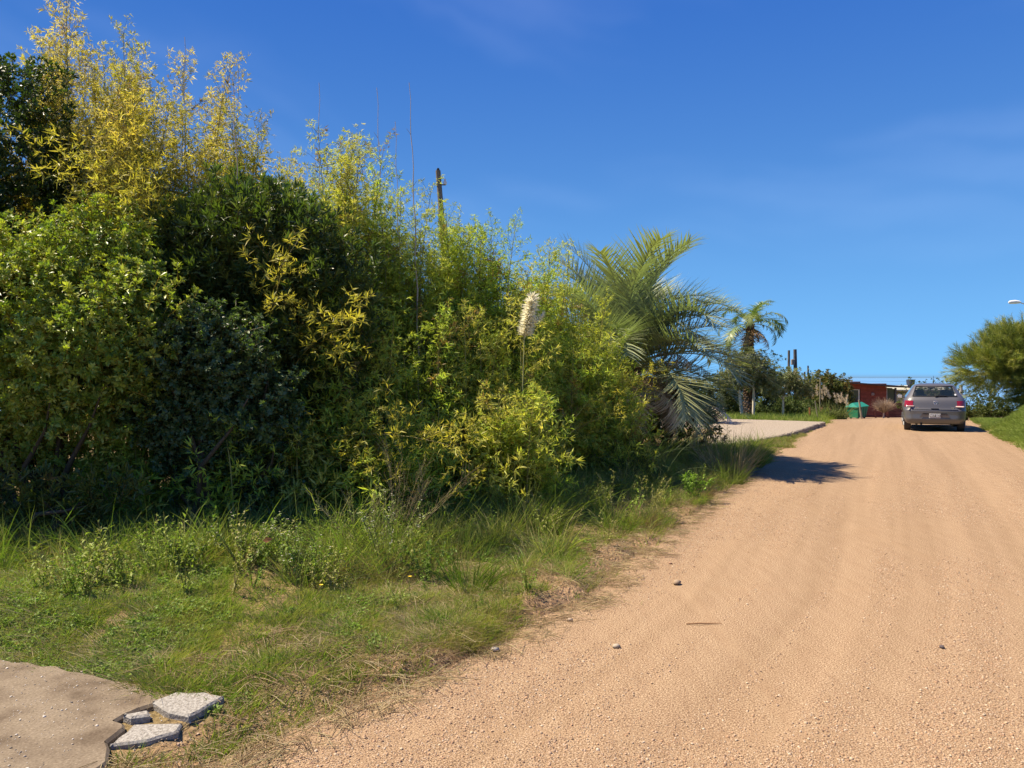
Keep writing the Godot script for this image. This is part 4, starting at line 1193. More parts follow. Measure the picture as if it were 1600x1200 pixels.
# ---------------------------------------------------------------- the car
func build_car() -> void:
	var car := thing("parked_car", P(12.62, 22.95, 0.0), "grey hatchback car seen from behind on the gravel road", "car")
	car.position.y = road_h(12.8, 23.6) - 0.005
	car.rotation.y = deg_to_rad(-26.0)   # nose points along -z of the car
	var grey := lin(0.112, 0.109, 0.108)
	# horizontal slices: height, half width, rear end, front end, corner radius, front corner radius
	var SL := [[0.235, 0.70, 0.10, 3.72, 0.16], [0.27, 0.765, 0.04, 3.82, 0.2], [0.36, 0.80, 0.005, 3.88, 0.24], [0.40, 0.812, 0.0, 3.89, 0.25], [0.46, 0.815, 0.012, 3.89, 0.25], [0.55, 0.822, 0.02, 3.89, 0.25], [0.62, 0.827, 0.012, 3.87, 0.25], [0.66, 0.828, 0.02, 3.85, 0.25], [0.672, 0.826, 0.05, 3.84, 0.25], [0.75, 0.825, 0.075, 3.76, 0.25], [0.84, 0.822, 0.095, 3.5, 0.24], [0.93, 0.812, 0.12, 3.1, 0.24], [0.99, 0.79, 0.16, 2.9, 0.24], [1.05, 0.755, 0.215, 2.77, 0.23], [1.09, 0.728, 0.26, 2.70, 0.22], [1.17, 0.68, 0.345, 2.55, 0.2], [1.26, 0.63, 0.44, 2.38, 0.19], [1.34, 0.58, 0.525, 2.22, 0.18], [1.385, 0.545, 0.565, 2.1, 0.18], [1.42, 0.485, 0.62, 1.98, 0.2], [1.445, 0.39, 0.75, 1.8, 0.25], [1.46, 0.25, 1.0, 1.6, 0.2], [1.464, 0.05, 1.2, 1.4, 0.04]]
	var ring_n := 0
	var pos := []
	var rear_n := 24; var cor_n := 7; var side_n := 46; var front_n := 12
	for s in SL:
		var row := []
		var w: float = s[1]; var zr: float = s[2]; var zf: float = s[3]; var rc: float = s[4]
		var rf := minf(rc * 1.7, w * 0.9)
		var bow := 0.055   # the tail is gently curved in plan
		for k in rear_n:
			var x := lerpf(-(w - rc), w - rc, float(k) / rear_n)
			row.append(Vector3(x, s[0], -(zr + bow * pow(absf(x) / w, 2.0))))
		var zc := zr + bow * pow((w - rc) / w, 2.0)
		for k in cor_n:
			var a := PI / 2 * float(k) / cor_n
			row.append(Vector3(w - rc + rc * sin(a), s[0], -(zc + rc * (1.0 - cos(a)))))
		for k in side_n:
			row.append(Vector3(w, s[0], -lerpf(zc + rc, zf - rf, float(k) / side_n)))
		for k in cor_n:
			var a := PI / 2 * float(k) / cor_n
			row.append(Vector3(w - rf + rf * cos(a), s[0], -(zf - rf + rf * sin(a))))
		for k in front_n:
			row.append(Vector3(lerpf(w - rf, -(w - rf), float(k) / front_n), s[0], -zf))
		for k in cor_n:
			var a := PI / 2 * float(k) / cor_n
			row.append(Vector3(-(w - rf) - rf * sin(a), s[0], -(zf - rf + rf * cos(a))))
		for k in side_n:
			row.append(Vector3(-w, s[0], -lerpf(zf - rf, zc + rc, float(k) / side_n)))
		for k in cor_n:
			var a := PI / 2 * float(k) / cor_n
			row.append(Vector3(-(w - rc) - rc * cos(a), s[0], -(zc + rc - rc * sin(a))))
		ring_n = row.size()
		pos.append(row)
	# normals
	var nor := []
	for j in pos.size():
		var row := []
		for k in ring_n:
			var a: Vector3 = pos[j][(k + 1) % ring_n] - pos[j][(k - 1 + ring_n) % ring_n]
			var b: Vector3 = pos[mini(j + 1, pos.size() - 1)][k] - pos[maxi(j - 1, 0)][k]
			var nn := a.cross(b).normalized()
			var c := Vector3(0, 0.7, -1.9)
			if nn.dot(pos[j][k] - c) < 0.0: nn = -nn
			if j == pos.size() - 1: nn = Vector3.UP
			row.append(nn)
		nor.append(row)
	var parts := {}
	for nm in ["body", "tailgate", "rear_bumper", "rear_window", "side_window", "windscreen", "tail_light", "tail_light2", "trim"]:
		parts[nm] = MB.new()
	for j in pos.size() - 1:
		for k in ring_n:
			var k2 := (k + 1) % ring_n
			var q: Vector3 = (pos[j][k] + pos[j + 1][k2] + pos[j][k2] + pos[j + 1][k]) * 0.25
			var rear: bool = nor[j][k].z > 0.35 and q.z > -0.72
			var side: bool = absf(q.x) > 0.5 and not rear
			var nm := "body"
			var arch := false
			for wz in [-0.66, -3.12]:
				if side and Vector2(q.z - wz, q.y - 0.3).length() < 0.345: arch = true
			if arch: continue
			if rear and q.y < 0.667: nm = "rear_bumper"
			elif rear and q.y > 0.75 and q.y < 0.93 and absf(q.x) > 0.61 - (q.y - 0.74) * 0.3: nm = "tail_light" if q.x < 0.0 else "tail_light2"
			elif rear and q.y > 1.055 and q.y < 1.36 and absf(q.x) < 0.585 - (q.y - 1.06) * 0.32: nm = "rear_window"
			elif rear and absf(q.x) < 0.62 and q.y < 1.06: nm = "tailgate"
			elif side and q.y > 0.99 and q.y < 1.36 and q.z < -0.75 and q.z > -2.6 + (q.y - 0.99) * 1.5 and absf(q.z + 1.62) > 0.05: nm = "side_window"
			elif q.z < -1.9 and nor[j][k].z < -0.3 and q.y > 0.99 and q.y < 1.39 and absf(q.x) < 0.72 - (q.y - 0.99) * 0.35: nm = "windscreen"
			var mb: MB = parts[nm]
			var inset := 0.0
			if nm.ends_with("window") or nm == "windscreen": inset = 0.006
			if nm.begins_with("tail_light"): inset = -0.008
			if nm == "tailgate": inset = 0.003
			var ids := []
			for e in [[j, k], [j, k2], [j + 1, k2], [j + 1, k]]:
				ids.append(mb.vert(pos[e[0]][e[1]] - nor[e[0]][e[1]] * inset, nor[e[0]][e[1]], grey))
			mb.quad(ids[0], ids[1], ids[2], ids[3])
	part("body", parts.body.mesh(), M.car_paint, car)
	var tg := part("tailgate", parts.tailgate.mesh(), M.car_paint, car)
	var bp := part("rear_bumper", parts.rear_bumper.mesh(), M.car_paint, car)
	var rw := part("rear_window", parts.rear_window.mesh(), M.car_glass, car)
	part("side_window", parts.side_window.mesh(), M.car_glass, car)
	part("windscreen", parts.windscreen.mesh(), M.car_glass, car)
	for nm in ["tail_light", "tail_light2"]:
		var tl := part("tail_light", parts[nm].mesh(), M.red_lens, car)
		var s := -1.0 if nm == "tail_light" else 1.0
		var lm := MB.new()
		lm.box(Vector3(s * 0.655, 0.765, -0.078), Vector3(0.22, 0.035, 0.05), lin(0.75, 0.55, 0.5), 0.008, Basis(Vector3.UP, s * -0.35))
		part("reversing_lens", lm.mesh(), M.lens, tl)
	# shut lines and black surround of the rear window
	var sl := MB.new()
	for k in 20:
		var x0 := lerpf(-0.6, 0.6, k / 20.0); var x1 := lerpf(-0.6, 0.6, (k + 1) / 20.0)
		sl.box(Vector3((x0 + x1) * 0.5, 0.668, -(0.03 + 0.055 * pow(x0 / 0.83, 2.0))), Vector3(0.061, 0.010, 0.03), lin(0.01, 0.01, 0.01))
	part("shut_line", sl.mesh(), M.black, tg)
	var sr := MB.new()
	for s in [-1.0, 1.0]:
		sr.tube([Vector3(s * 0.585, 1.06, -0.265), Vector3(s * 0.49, 1.36, -0.585)], [0.014, 0.014], 6, lin(0.015, 0.015, 0.016))
	for y in [[1.062, 0.58, -0.225], [1.365, 0.49, -0.548]]:
		var ps := []; var rs := []
		for i in 9:
			var x := lerpf(-y[1], y[1], i / 8.0)
			ps.append(Vector3(x, y[0], y[2] - 0.045 * pow(x / 0.7, 2.0)))
			rs.append(0.014)
		sr.tube(ps, rs, 6, lin(0.015, 0.015, 0.016))
	part("window_seal", sr.mesh(), M.black, rw)
	var wp := MB.new()
	wp.tube([Vector3(0.0, 1.07, -0.19), Vector3(0.1, 1.085, -0.205), Vector3(0.33, 1.08, -0.215)], [0.016, 0.010, 0.008], 6, lin(0.012, 0.012, 0.012))
	part("wiper", wp.mesh(), M.black, rw)
	var stk := MB.new()
	stk.tube([Vector3(0.545, 1.115, -0.278), Vector3(0.545, 1.118, -0.268)], [0.028, 0.028], 12, lin(0.75, 0.76, 0.78))
	part("sticker", stk.mesh(), M.plain, rw)
	# plate in its recess
	var rc := MB.new()
	rc.flat([Vector3(-0.40, 0.44, 0.004), Vector3(0.40, 0.44, 0.004), Vector3(0.33, 0.555, -0.008), Vector3(-0.33, 0.555, -0.008)], lin(0.10, 0.09, 0.09), Vector3.BACK)
	part("plate_recess", rc.mesh(), M.car_paint, bp)
	var sh := MB.new()
	sh.flat([Vector3(-0.345, 0.53, 0.004), Vector3(0.345, 0.53, 0.004), Vector3(0.30, 0.562, 0.002), Vector3(-0.30, 0.562, 0.002)], lin(0.008, 0.007, 0.007), Vector3.BACK)
	part("recess_lip", sh.mesh(), M.black, bp)
	var pl := MB.new()
	pl.box(Vector3(0.0, 0.485, 0.012), Vector3(0.30, 0.125, 0.012), lin(0.7, 0.68, 0.66), 0.004)
	var plate := part("number_plate", pl.mesh(), M.plain, bp)
	var pk := MB.new()
	pk.box(Vector3(0.0, 0.49, 0.0195), Vector3(0.282, 0.088, 0.004), lin(0.05, 0.05, 0.05), 0.001)
	part("plate_field", pk.mesh(), M.plain, plate)
	var tx := TextMesh.new()
	tx.text = "MST 563"
	tx.font_size = 16
	tx.pixel_size = 0.0046
	tx.depth = 0.003
	var fo := SystemFont.new()
	fo.font_names = PackedStringArray(["Droid Sans"])
	fo.font_weight = 700
	tx.font = fo
	var to := part("plate_text", tx, M.white, plate, Vector3(0, 0.49, 0.0235))
	to.scale = Vector3(0.85, 1.1, 1.0)
	# round emblem: ring with V over W
	var em := MB.new()
	var ec := Vector3(0.02, 0.875, -0.100)
	for k in 24:
		var a := TAU * k / 24.0; var b := TAU * (k + 1) / 24.0
		em.tube([ec + Vector3(cos(a), sin(a), 0) * 0.052, ec + Vector3(cos(b), sin(b), 0) * 0.052], [0.006, 0.006], 5, lin(0.85, 0.85, 0.87), false)
	for seg in [[-0.022, 0.046, 0.0, 0.004], [0.022, 0.046, 0.0, 0.004], [-0.044, 0.02, -0.022, -0.046], [-0.022, -0.046, 0.0, -0.004], [0.0, -0.004, 0.022, -0.046], [0.022, -0.046, 0.044, 0.02]]:
		em.tube([ec + Vector3(seg[0], seg[1], 0), ec + Vector3(seg[2], seg[3], 0)], [0.005, 0.005], 5, lin(0.85, 0.85, 0.87), false)
	part("emblem", em.mesh(), M.chrome, tg)
	for s in [-1.0, 1.0]:
		var bg := MB.new()
		for k in 4:
			bg.box(Vector3(s * 0.47 + (k - 1.5) * 0.022, 0.725, -0.085), Vector3(0.015, 0.022, 0.008), lin(0.8, 0.8, 0.8), 0.002)
		part("badge", bg.mesh(), M.chrome, tg)
	var hd := MB.new()
	hd.box(Vector3(0.0, 0.70, -0.058), Vector3(0.2, 0.012, 0.03), lin(0.01, 0.01, 0.01))
	part("handle", hd.mesh(), M.black, tg)
	# exhaust, underbody
	var ex := MB.new()
	ex.tube([Vector3(-0.36, 0.25, -0.5), Vector3(-0.36, 0.235, -0.03)], [0.03, 0.03], 10, lin(0.2, 0.18, 0.17), false)
	part("exhaust_pipe", ex.mesh(), M.metal, car)
	var ub := MB.new()
	ub.box(Vector3(0, 0.28, -1.9), Vector3(1.35, 0.12, 3.3), lin(0.02, 0.02, 0.02), 0.03)
	part("underbody", ub.mesh(), M.black, car)
	var fl := MB.new()
	for wz in [-0.66, -3.12]:
		for s in [-1.0, 1.0]:
			fl.box(Vector3(s * 0.47, 0.42, wz), Vector3(0.04, 0.5, 0.72), lin(0.02, 0.02, 0.02))
	part("wheel_housing", fl.mesh(), M.black, car)
	# wheels
	for wz in [-0.66, -3.12]:
		for s in [-1.0, 1.0]:
			var w := MB.new()
			var prof := [[-0.09, 0.2], [-0.093, 0.26], [-0.08, 0.29], [-0.05, 0.298], [0.05, 0.298], [0.08, 0.29], [0.093, 0.26], [0.09, 0.2]]
			var ps := []; var rs := []
			for e in prof:
				ps.append(Vector3(e[0], 0, 0)); rs.append(e[1])
			w.tube(ps, rs, 26, lin(0.045, 0.04, 0.036))
			var wh := part("wheel", w.mesh(), M.tyre, car, Vector3(s * 0.715, 0.298, wz))
			var rm := MB.new()
			rm.tube([Vector3(s * 0.088, 0, 0), Vector3(s * 0.096, 0, 0)], [0.195, 0.17], 20, lin(0.10, 0.10, 0.10))
			for k in 5:
				var a := TAU * k / 5.0
				rm.tube([Vector3(s * 0.1, 0, 0), Vector3(s * 0.1, cos(a) * 0.17, sin(a) * 0.17)], [0.03, 0.022], 5, lin(0.18, 0.18, 0.18))
			part("rim", rm.mesh(), M.metal, wh)
	# mirrors
	for s in [-1.0, 1.0]:
		var mr := MB.new()
		mr.tube([Vector3(s * 0.78, 0.98, -2.25), Vector3(s * 0.84, 1.0, -2.24), Vector3(s * 0.88, 1.02, -2.22), Vector3(s * 0.95, 1.02, -2.22), Vector3(s * 0.985, 1.01, -2.22)], [0.02, 0.03, 0.07, 0.068, 0.025], 10, grey)
		var mi := part("door_mirror", mr.mesh(), M.car_paint, car)
		var gl := MB.new()
		gl.box(Vector3(s * 0.905, 1.018, -2.145), Vector3(0.12, 0.09, 0.006), lin(0.9, 0.9, 0.9), 0.002)
		part("mirror_glass", gl.mesh(), M.chrome, mi)
	var an := MB.new()
	an.tube([Vector3(0.0, 1.45, -1.0), Vector3(0.0, 1.50, -0.97), Vector3(0.0, 1.68, -0.88)], [0.018, 0.008, 0.005], 6, lin(0.015, 0.015, 0.015))
	part("antenna", an.mesh(), M.black, car)
	# seats seen through the glass
	for e in [[-0.36, -1.75], [0.36, -1.75], [-0.38, -0.95], [0.38, -0.95]]:
		var se := MB.new()
		se.box(Vector3(e[0], 0.78, e[1]), Vector3(0.46, 0.62, 0.14), lin(0.03, 0.03, 0.032), 0.05, Basis(Vector3.RIGHT, -0.15))
		se.box(Vector3(e[0], 1.15, e[1] + 0.06), Vector3(0.27, 0.19, 0.10), lin(0.03, 0.03, 0.032), 0.04)
		part("seat", se.mesh(), M.cloth, car)
	var shf := MB.new()
	shf.box(Vector3(0, 0.99, -0.62), Vector3(1.2, 0.03, 0.5), lin(0.02, 0.02, 0.02), 0.005)
	shf.box(Vector3(0.0, 1.03, -0.5), Vector3(0.16, 0.03, 0.06), lin(0.7, 0.68, 0.65), 0.005)
	part("parcel_shelf", shf.mesh(), M.cloth, car)
	var mir := MB.new()
	mir.box(Vector3(0.0, 1.3, -2.15), Vector3(0.22, 0.06, 0.03), lin(0.02, 0.02, 0.02), 0.01)
	part("rear_view_mirror", mir.mesh(), M.black, car)

# ---------------------------------------------------------------- grass and weeds
func tuft(n: int, h0: float, h1: float, w: float, spread: float, droop: float, dry: float, splay := 0.6) -> ArrayMesh:
	var mb := MB.new()
	for k in n:
		var a := r(0, TAU)
		var rad := spread * sqrt(rng.randf())
		var b := Vector3(cos(a), 0, sin(a)) * rad
		var d := (Vector3.UP + Vector3(cos(a), 0, sin(a)) * splay * r(0.2, 1.0) + rv() * 0.3)
		if d.y < 0.2: d.y = 0.2
		d = d.normalized()
		var side := d.cross(Vector3(cos(a + 1.0), 0.1, sin(a + 1.0))).normalized()
		var c := lin(1, 1, 1) * r(0.7, 1.25)
		if rng.randf() < dry: c = lin(2.3, 1.45, 2.2) * r(0.7, 1.1)
		mb.blade(b, d, side, r(h0, h1), w * r(0.7, 1.3), c, droop * r(0.4, 1.5), 3 if h1 < 0.2 else 4)
	return mb.mesh()

func rosette(n: int, ln: float, w: float, h: float) -> ArrayMesh:
	var mb := MB.new()
	for k in n:
		var a := r(0, TAU)
		var el := r(0.1, 1.0)
		var d := Vector3(cos(a) * cos(el), sin(el), sin(a) * cos(el))
		var b := Vector3(r(-1, 1) * ln, r(0.0, h), r(-1, 1) * ln)
		mb.tube([Vector3(b.x * 0.4, 0, b.z * 0.4), b], [0.0016, 0.001], 3, lin(1, 0.9, 0.8), false)
		mb.leaf(b, d, (Vector3.UP + rv() * 0.3).normalized(), ln * r(0.6, 1.2), w * r(0.7, 1.2), lin(1, 1, 1) * r(0.7, 1.25), 0.15, r(0.1, 0.5), 0.5)
	return mb.mesh()

func in_slab(x: float, d: float) -> bool:
	return x < -1.38 and d < table(SLAB, x) and (d > 3.2 or x < -1.66)

func hedge_d(x: float) -> float:
	# where the foot of the hedge stands
	return table([[-8.0, 6.8], [-5.0, 6.7], [-2.5, 6.45], [-0.9, 7.2], [0.3, 9.1], [1.4, 11.2], [2.2, 13.0], [3.2, 14.6], [4.6, 17.0]], x)

func build_grass() -> void:
	var shortm := []; var longm := []; var drym := []; var weedm := []; var lushm := []
	for k in 4: shortm.append(tuft(22, 0.025, 0.08, 0.0042, 0.06, 0.7, 0.28, 1.0))
	for k in 4: longm.append(tuft(26, 0.14, 0.36, 0.005, 0.07, 0.9, 0.15))
	for k in 3: lushm.append(tuft(22, 0.25, 0.55, 0.009, 0.09, 1.5, 0.06, 0.9))
	for k in 4: drym.append(tuft(30, 0.08, 0.32, 0.003, 0.10, 1.0, 0.0, 1.3))
	for k in 3: weedm.append(rosette(14, 0.026, 0.013, 0.035))
	var gcol := [lin(0.28, 0.33, 0.075), lin(0.22, 0.30, 0.06), lin(0.36, 0.37, 0.11), lin(0.42, 0.37, 0.15)]
	var dcol := [lin(0.52, 0.40, 0.23), lin(0.45, 0.33, 0.19), lin(0.36, 0.25, 0.15), lin(0.58, 0.47, 0.29)]
	var L := {"s": [], "l": [], "u": [], "d": [], "w": []}
	var n := 0
	while n < 90000:
		n += 1
		var d := 2.9 + 17.0 * pow(rng.randf(), 1.7)
		var x := r(maxf(-0.70 * d - 0.8, -7.0), xl(d) + 0.45)
		var e := xl(d) - x
		if in_slab(x, d): continue
		var back := d - hedge_d(x)     # positive under the hedge
		if back > 1.2: continue
		if d > 16.9 and x < 6.2 + (d - 18.6) * 0.66: continue
		var k := nz.get_noise_2d(x * 42.0 + 300.0, d * 42.0)
		var k2 := nz.get_noise_2d(x * 95.0, d * 95.0 + 500.0)
		var cover := smoothstep(-0.05, 0.75 - 0.3 * smoothstep(5.5, 7.5, d), e + k * 0.9 + 0.12 * smoothstep(5.5, 7.5, d)) * 0.85 + 0.015
		if e < 0.0: cover *= 0.35
		if d < 4.4 and x > -1.65: cover *= 0.25 + 0.75 * smoothstep(0.35, 0.9, e - 0.6 * (4.4 - d) * 0.4)
		if rng.randf() > cover: continue
		if k2 < -0.18 and rng.randf() < 0.8: continue
		var y := ground_h(x, d) - 0.004
		var tr := Transform3D(Basis(Vector3.UP, r(0, TAU)).scaled(Vector3.ONE * r(0.7, 1.3)), P(x, d, y))
		# how far the growth has been left to grow: lawn-like by the slab, rank near the hedge
		var rank := smoothstep(0.2, 1.2 - 0.5 * smoothstep(6.0, 9.0, d), e) * smoothstep(-1.9, -0.35, back) * smoothstep(4.4, 5.3, d)
		if x < -1.6: rank *= smoothstep(-1.1, -0.3, back) * 0.7
		if back > -0.3 and rng.randf() < 0.6: continue
		var q := rng.randf()
		if q < rank * 0.34:
			L["l"].append([tr, gcol[rng.randi() % 4] * r(0.8, 1.15)])
		elif q < rank * 0.42:
			L["u"].append([tr, gcol[rng.randi() % 3] * r(0.9, 1.2)])
		elif q < 0.10 + rank * 0.52 + maxf(k, 0.0) * 0.5:
			if rank < 0.25: tr = tr.scaled_local(Vector3(0.8, 0.35, 0.8))
			L["d"].append([tr, dcol[rng.randi() % 4] * r(0.8, 1.15)])
		elif k2 > 0.0 and q < 0.5 and e > 0.4:
			L["w"].append([tr, lin(0.22, 0.32, 0.06) * r(0.8, 1.3)])
		else:
			L["s"].append([tr, gcol[rng.randi() % 4] * r(0.8, 1.2)])
	# ragged fringe where the verge breaks off at the road
	var fr := 0
	while fr < 900:
		fr += 1
		var d := 4.6 + 11.5 * pow(rng.randf(), 1.2)
		var e := r(0.0, 0.75)
		var x := xl(d) - e
		if nz.get_noise_2d(x * 70.0 - 80.0, d * 70.0) < -0.12: continue
		var sc := (0.35 + 0.5 * e) * smoothstep(3.8, 7.5, d) + 0.2
		var tr := Transform3D(Basis(Vector3.UP, r(0, TAU)).scaled(Vector3(1.1, 1.0, 1.1) * sc * r(0.7, 1.3)), P(x, d, ground_h(x, d) - 0.006))
		var q := rng.randf()
		if q < 0.4: L["d"].append([tr, dcol[rng.randi() % 4] * r(0.75, 1.1)])
		elif q < 0.85: L["l"].append([tr, gcol[rng.randi() % 4] * r(0.85, 1.2)])
		else: L["u"].append([tr, gcol[rng.randi() % 3] * r(0.9, 1.2)])
	var o := thing("verge_grass", Vector3.ZERO, "mixed green and straw coloured grass on the verge under the hedge", "grass")
	o.set_meta("kind", "stuff")
	scatter_mix("short_grass", shortm, M.grass, L["s"], o)
	scatter_mix("long_grass", longm, M.grass, L["l"], o)
	scatter_mix("lush_grass", lushm, M.grass, L["u"], o)
	scatter_mix("dry_grass", drym, M.grass, L["d"], o)
	scatter_mix("low_weeds", weedm, M.grass, L["w"], o)
	# rank weeds and herbs among the long grass
	var herb := []
	for k in 4:
		var hb := MB.new()
		for j in 5:
			var a := r(0, TAU)
			var e := Vector3(cos(a) * r(0.03, 0.14), r(0.14, 0.34), sin(a) * r(0.03, 0.14))
			hb.tube([Vector3.ZERO, e * 0.5 + Vector3.UP * 0.02, e], [0.0025, 0.002, 0.001], 3, lin(1.1, 0.8, 0.9), false)
			for i in 16:
				var f := r(0.15, 1.0)
				hb.leaf(e * f, (rv() + Vector3.UP * 0.4).normalized(), (Vector3.UP + rv() * 0.4).normalized(), r(0.025, 0.05) * (1.25 - 0.5 * f), r(0.009, 0.016), lin(1, 1, 1) * r(0.7, 1.3), 0.2, r(0.1, 0.5), 0.45)
		herb.append(hb.mesh())
	var hl := []
	while hl.size() < 800:
		var d := r(4.9, 14.0)
		var x := xl(d) - r(0.3, 3.6)
		var back := d - hedge_d(x)
		if back > 0.2 or rng.randf() > smoothstep(-2.1, -0.3, back) * 0.8 + 0.03 or x < -0.7 * d: continue
		if nz.get_noise_2d(x * 110.0 + 40.0, d * 110.0) + r(-0.3, 0.3) < 0.02: continue
		hl.append([Transform3D(Basis(Vector3.UP, r(0, TAU)).scaled(Vector3.ONE * r(0.4, 1.0) * (1.0 + 0.5 * pow(rng.randf(), 4.0))), P(x, d, ground_h(x, d) - 0.01)), [lin(0.28, 0.38, 0.07), lin(0.35, 0.41, 0.10), lin(0.22, 0.32, 0.06), lin(0.42, 0.40, 0.15)][rng.randi() % 4] * r(0.8, 1.15)])
	scatter_mix("herbs", herb, M.grass, hl, o)
	# straw lying flat over the bare rim of the road
	var straws := []
	for k in 3:
		var sb := MB.new()
		for j in 5:
			var a := r(0, TAU)
			var q := Vector3(cos(a), 0, sin(a))
			var b := Vector3(r(-.08, .08), r(0.004, 0.02), r(-.08, .08))
			sb.tube([b - q * r(0.03, 0.1), b + Vector3.UP * 0.006, b + q * r(0.03, 0.1)], [0.0012, 0.0014, 0.0008], 3, lin(1, 1, 1) * r(0.7, 1.2), false)
		straws.append(sb.mesh())
	var sl := []
	while sl.size() < 2600:
		var d := 2.9 + 10.0 * pow(rng.randf(), 1.6)
		var x := xl(d) - r(-0.25, 1.3)
		if in_slab(x, d): continue
		sl.append([Transform3D(Basis(Vector3.UP, r(0, TAU)).scaled(Vector3.ONE * r(0.6, 1.4)), P(x, d, maxf(ground_h(x, d), road_h(x, d)))), dcol[rng.randi() % 4] * r(0.8, 1.3)])
	scatter_mix("straw", straws, M.grass, sl, o)

	# mown lawn right of the road and on the far left
	var lw := []
	var mow := [tuft(40, 0.03, 0.08, 0.006, 0.16, 0.6, 0.05, 1.0), tuft(40, 0.03, 0.09, 0.006, 0.16, 0.6, 0.05, 1.0)]
	while lw.size() < 14000:
		var d := r(14.0, 36.0)
		var x := xr(d) + 0.05 + 9.0 * pow(rng.randf(), 1.3)
		if x > 0.7 * d + 1.0: continue
		if rng.randf() > smoothstep(-0.1, 0.35, x - xr(d) + nz.get_noise_2d(x * 60.0, d * 60.0) * 0.4): continue
		lw.append([Transform3D(Basis(Vector3.UP, r(0, TAU)).scaled(Vector3.ONE * r(0.8, 1.4)), P(x, d, ground_h(x, d))), lin(0.27, 0.33, 0.07) * r(0.8, 1.2)])
	var o2 := thing("mown_lawn", Vector3.ZERO, "mown green lawn on the bank right of the road", "lawn")
	o2.set_meta("kind", "stuff")
	scatter_mix("lawn_grass", mow, M.grass, lw, o2)
	var lw2 := []
	var tall := [tuft(30, 0.1, 0.3, 0.012, 0.2, 0.7, 0.1), tuft(30, 0.1, 0.26, 0.012, 0.2, 0.7, 0.2)]
	while lw2.size() < 5000:
		var d := r(26.0, 46.0)
		var x := r(4.0, xl(d) + 0.3)
		if x < 10.6 and d < 25.9 + (10.6 - x) * 0.75: continue
		lw2.append([Transform3D(Basis(Vector3.UP, r(0, TAU)).scaled(Vector3.ONE * r(0.6, 1.3) * (1.0 + smoothstep(36.0, 44.0, d))), P(x, d, ground_h(x, d))), gcol[rng.randi() % 3] * r(0.8, 1.2)])
	while lw2.size() < 6300:
		var d := r(17.5, 27.0)
		var e := r(-0.2, 1.6)
		var x := xl(d) - e
		if x < 6.1 + (d - 18.6) * 0.62: continue
		lw2.append([Transform3D(Basis(Vector3.UP, r(0, TAU)).scaled(Vector3.ONE * r(0.15, 0.45)), P(x, d, ground_h(x, d))), (gcol[rng.randi() % 4] if rng.randf() < 0.6 else dcol[rng.randi() % 4]) * r(0.8, 1.1)])
	var o3 := thing("far_grass", Vector3.ZERO, "grass beyond the driveway under the young olive trees", "grass")
	o3.set_meta("kind", "stuff")
	scatter_mix("lawn_grass", tall, M.grass, lw2, o3)

# one upright weed: stems with side twigs and small leaves
func weed(called: String, x: float, d: float, h: float, n: int, lean: Vector3, label: String, stem_c: Color, leaf_c: Color, leaf_n: int, ln: float, w: float, flowers := 0, flower_c := Color.WHITE, twigs := 3) -> void:
	var o := thing(called, P(x, d, ground_h(x, d) - 0.01), label, "weed", "weeds along the verge")
	var st := MB.new(); var lf := MB.new(); var fl := MB.new()
	for k in n:
		var a := r(0, TAU)
		var e := Vector3(cos(a) * 0.75 * h * r(0.1, 1.0), h * r(0.45, 1.05), sin(a) * 0.75 * h * r(0.1, 1.0)) + lean * r(0.4, 1.4)
		var b := Vector3(cos(a), 0, sin(a)) * 0.04
		var ps := [b, b.lerp(e, 0.35) + Vector3.UP * 0.06 * h, b.lerp(e, 0.7) + Vector3.UP * 0.05 * h, e]
		st.tube(ps, [0.003, 0.0025, 0.002, 0.001], 4, stem_c * r(0.8, 1.2), false)
		var tips := [e]
		for j in twigs:
			var t := r(0.3, 0.95)
			var p := along(ps, t)
			var q := p + ((e - b).normalized() * 0.9 + rv() * 0.6).normalized() * h * r(0.1, 0.24)
			st.tube([p, q], [0.002, 0.001], 3, stem_c * r(0.8, 1.2), false)
			tips.append(q)
			for i in maxi(1, leaf_n / (twigs + 1)):
				var g := p.lerp(q, rng.randf())
				lf.leaf(g, (rv() + (q - p).normalized() * 0.8 + Vector3.UP * 0.2).normalized(), (Vector3.UP + rv() * 0.4).normalized(), ln * r(0.6, 1.2), w * r(0.7, 1.2), leaf_c * r(1.1, 2.0), 0.2, r(0.1, 0.5), 0.45)
		for i in leaf_n:
			var g := along(ps, r(0.03, 1.0))
			lf.leaf(g, (rv() + Vector3.UP * 0.35).normalized(), (Vector3.UP + rv() * 0.4).normalized(), ln * r(0.6, 1.2), w * r(0.7, 1.2), leaf_c * r(1.1, 2.0), 0.2, r(0.1, 0.5), 0.45)
		for i in flowers:
			var c: Vector3 = tips[rng.randi() % tips.size()] + rv() * 0.012
			for m in 6:
				var az := TAU * m / 6.0
				fl.leaf(c, Vector3(cos(az), 0.5, sin(az)).normalized(), Vector3.UP, 0.008, 0.006, flower_c * 0.75, 0.1, 0.1, 0.6)
	part("stems", st.mesh(), M.culm, o).set_meta("kind", "stuff")
	if lf.v.size(): part("leaves", lf.mesh(), M.grass, o).set_meta("kind", "stuff")
	if fl.v.size(): part("flowers", fl.mesh(), M.petal, o).set_meta("kind", "stuff")

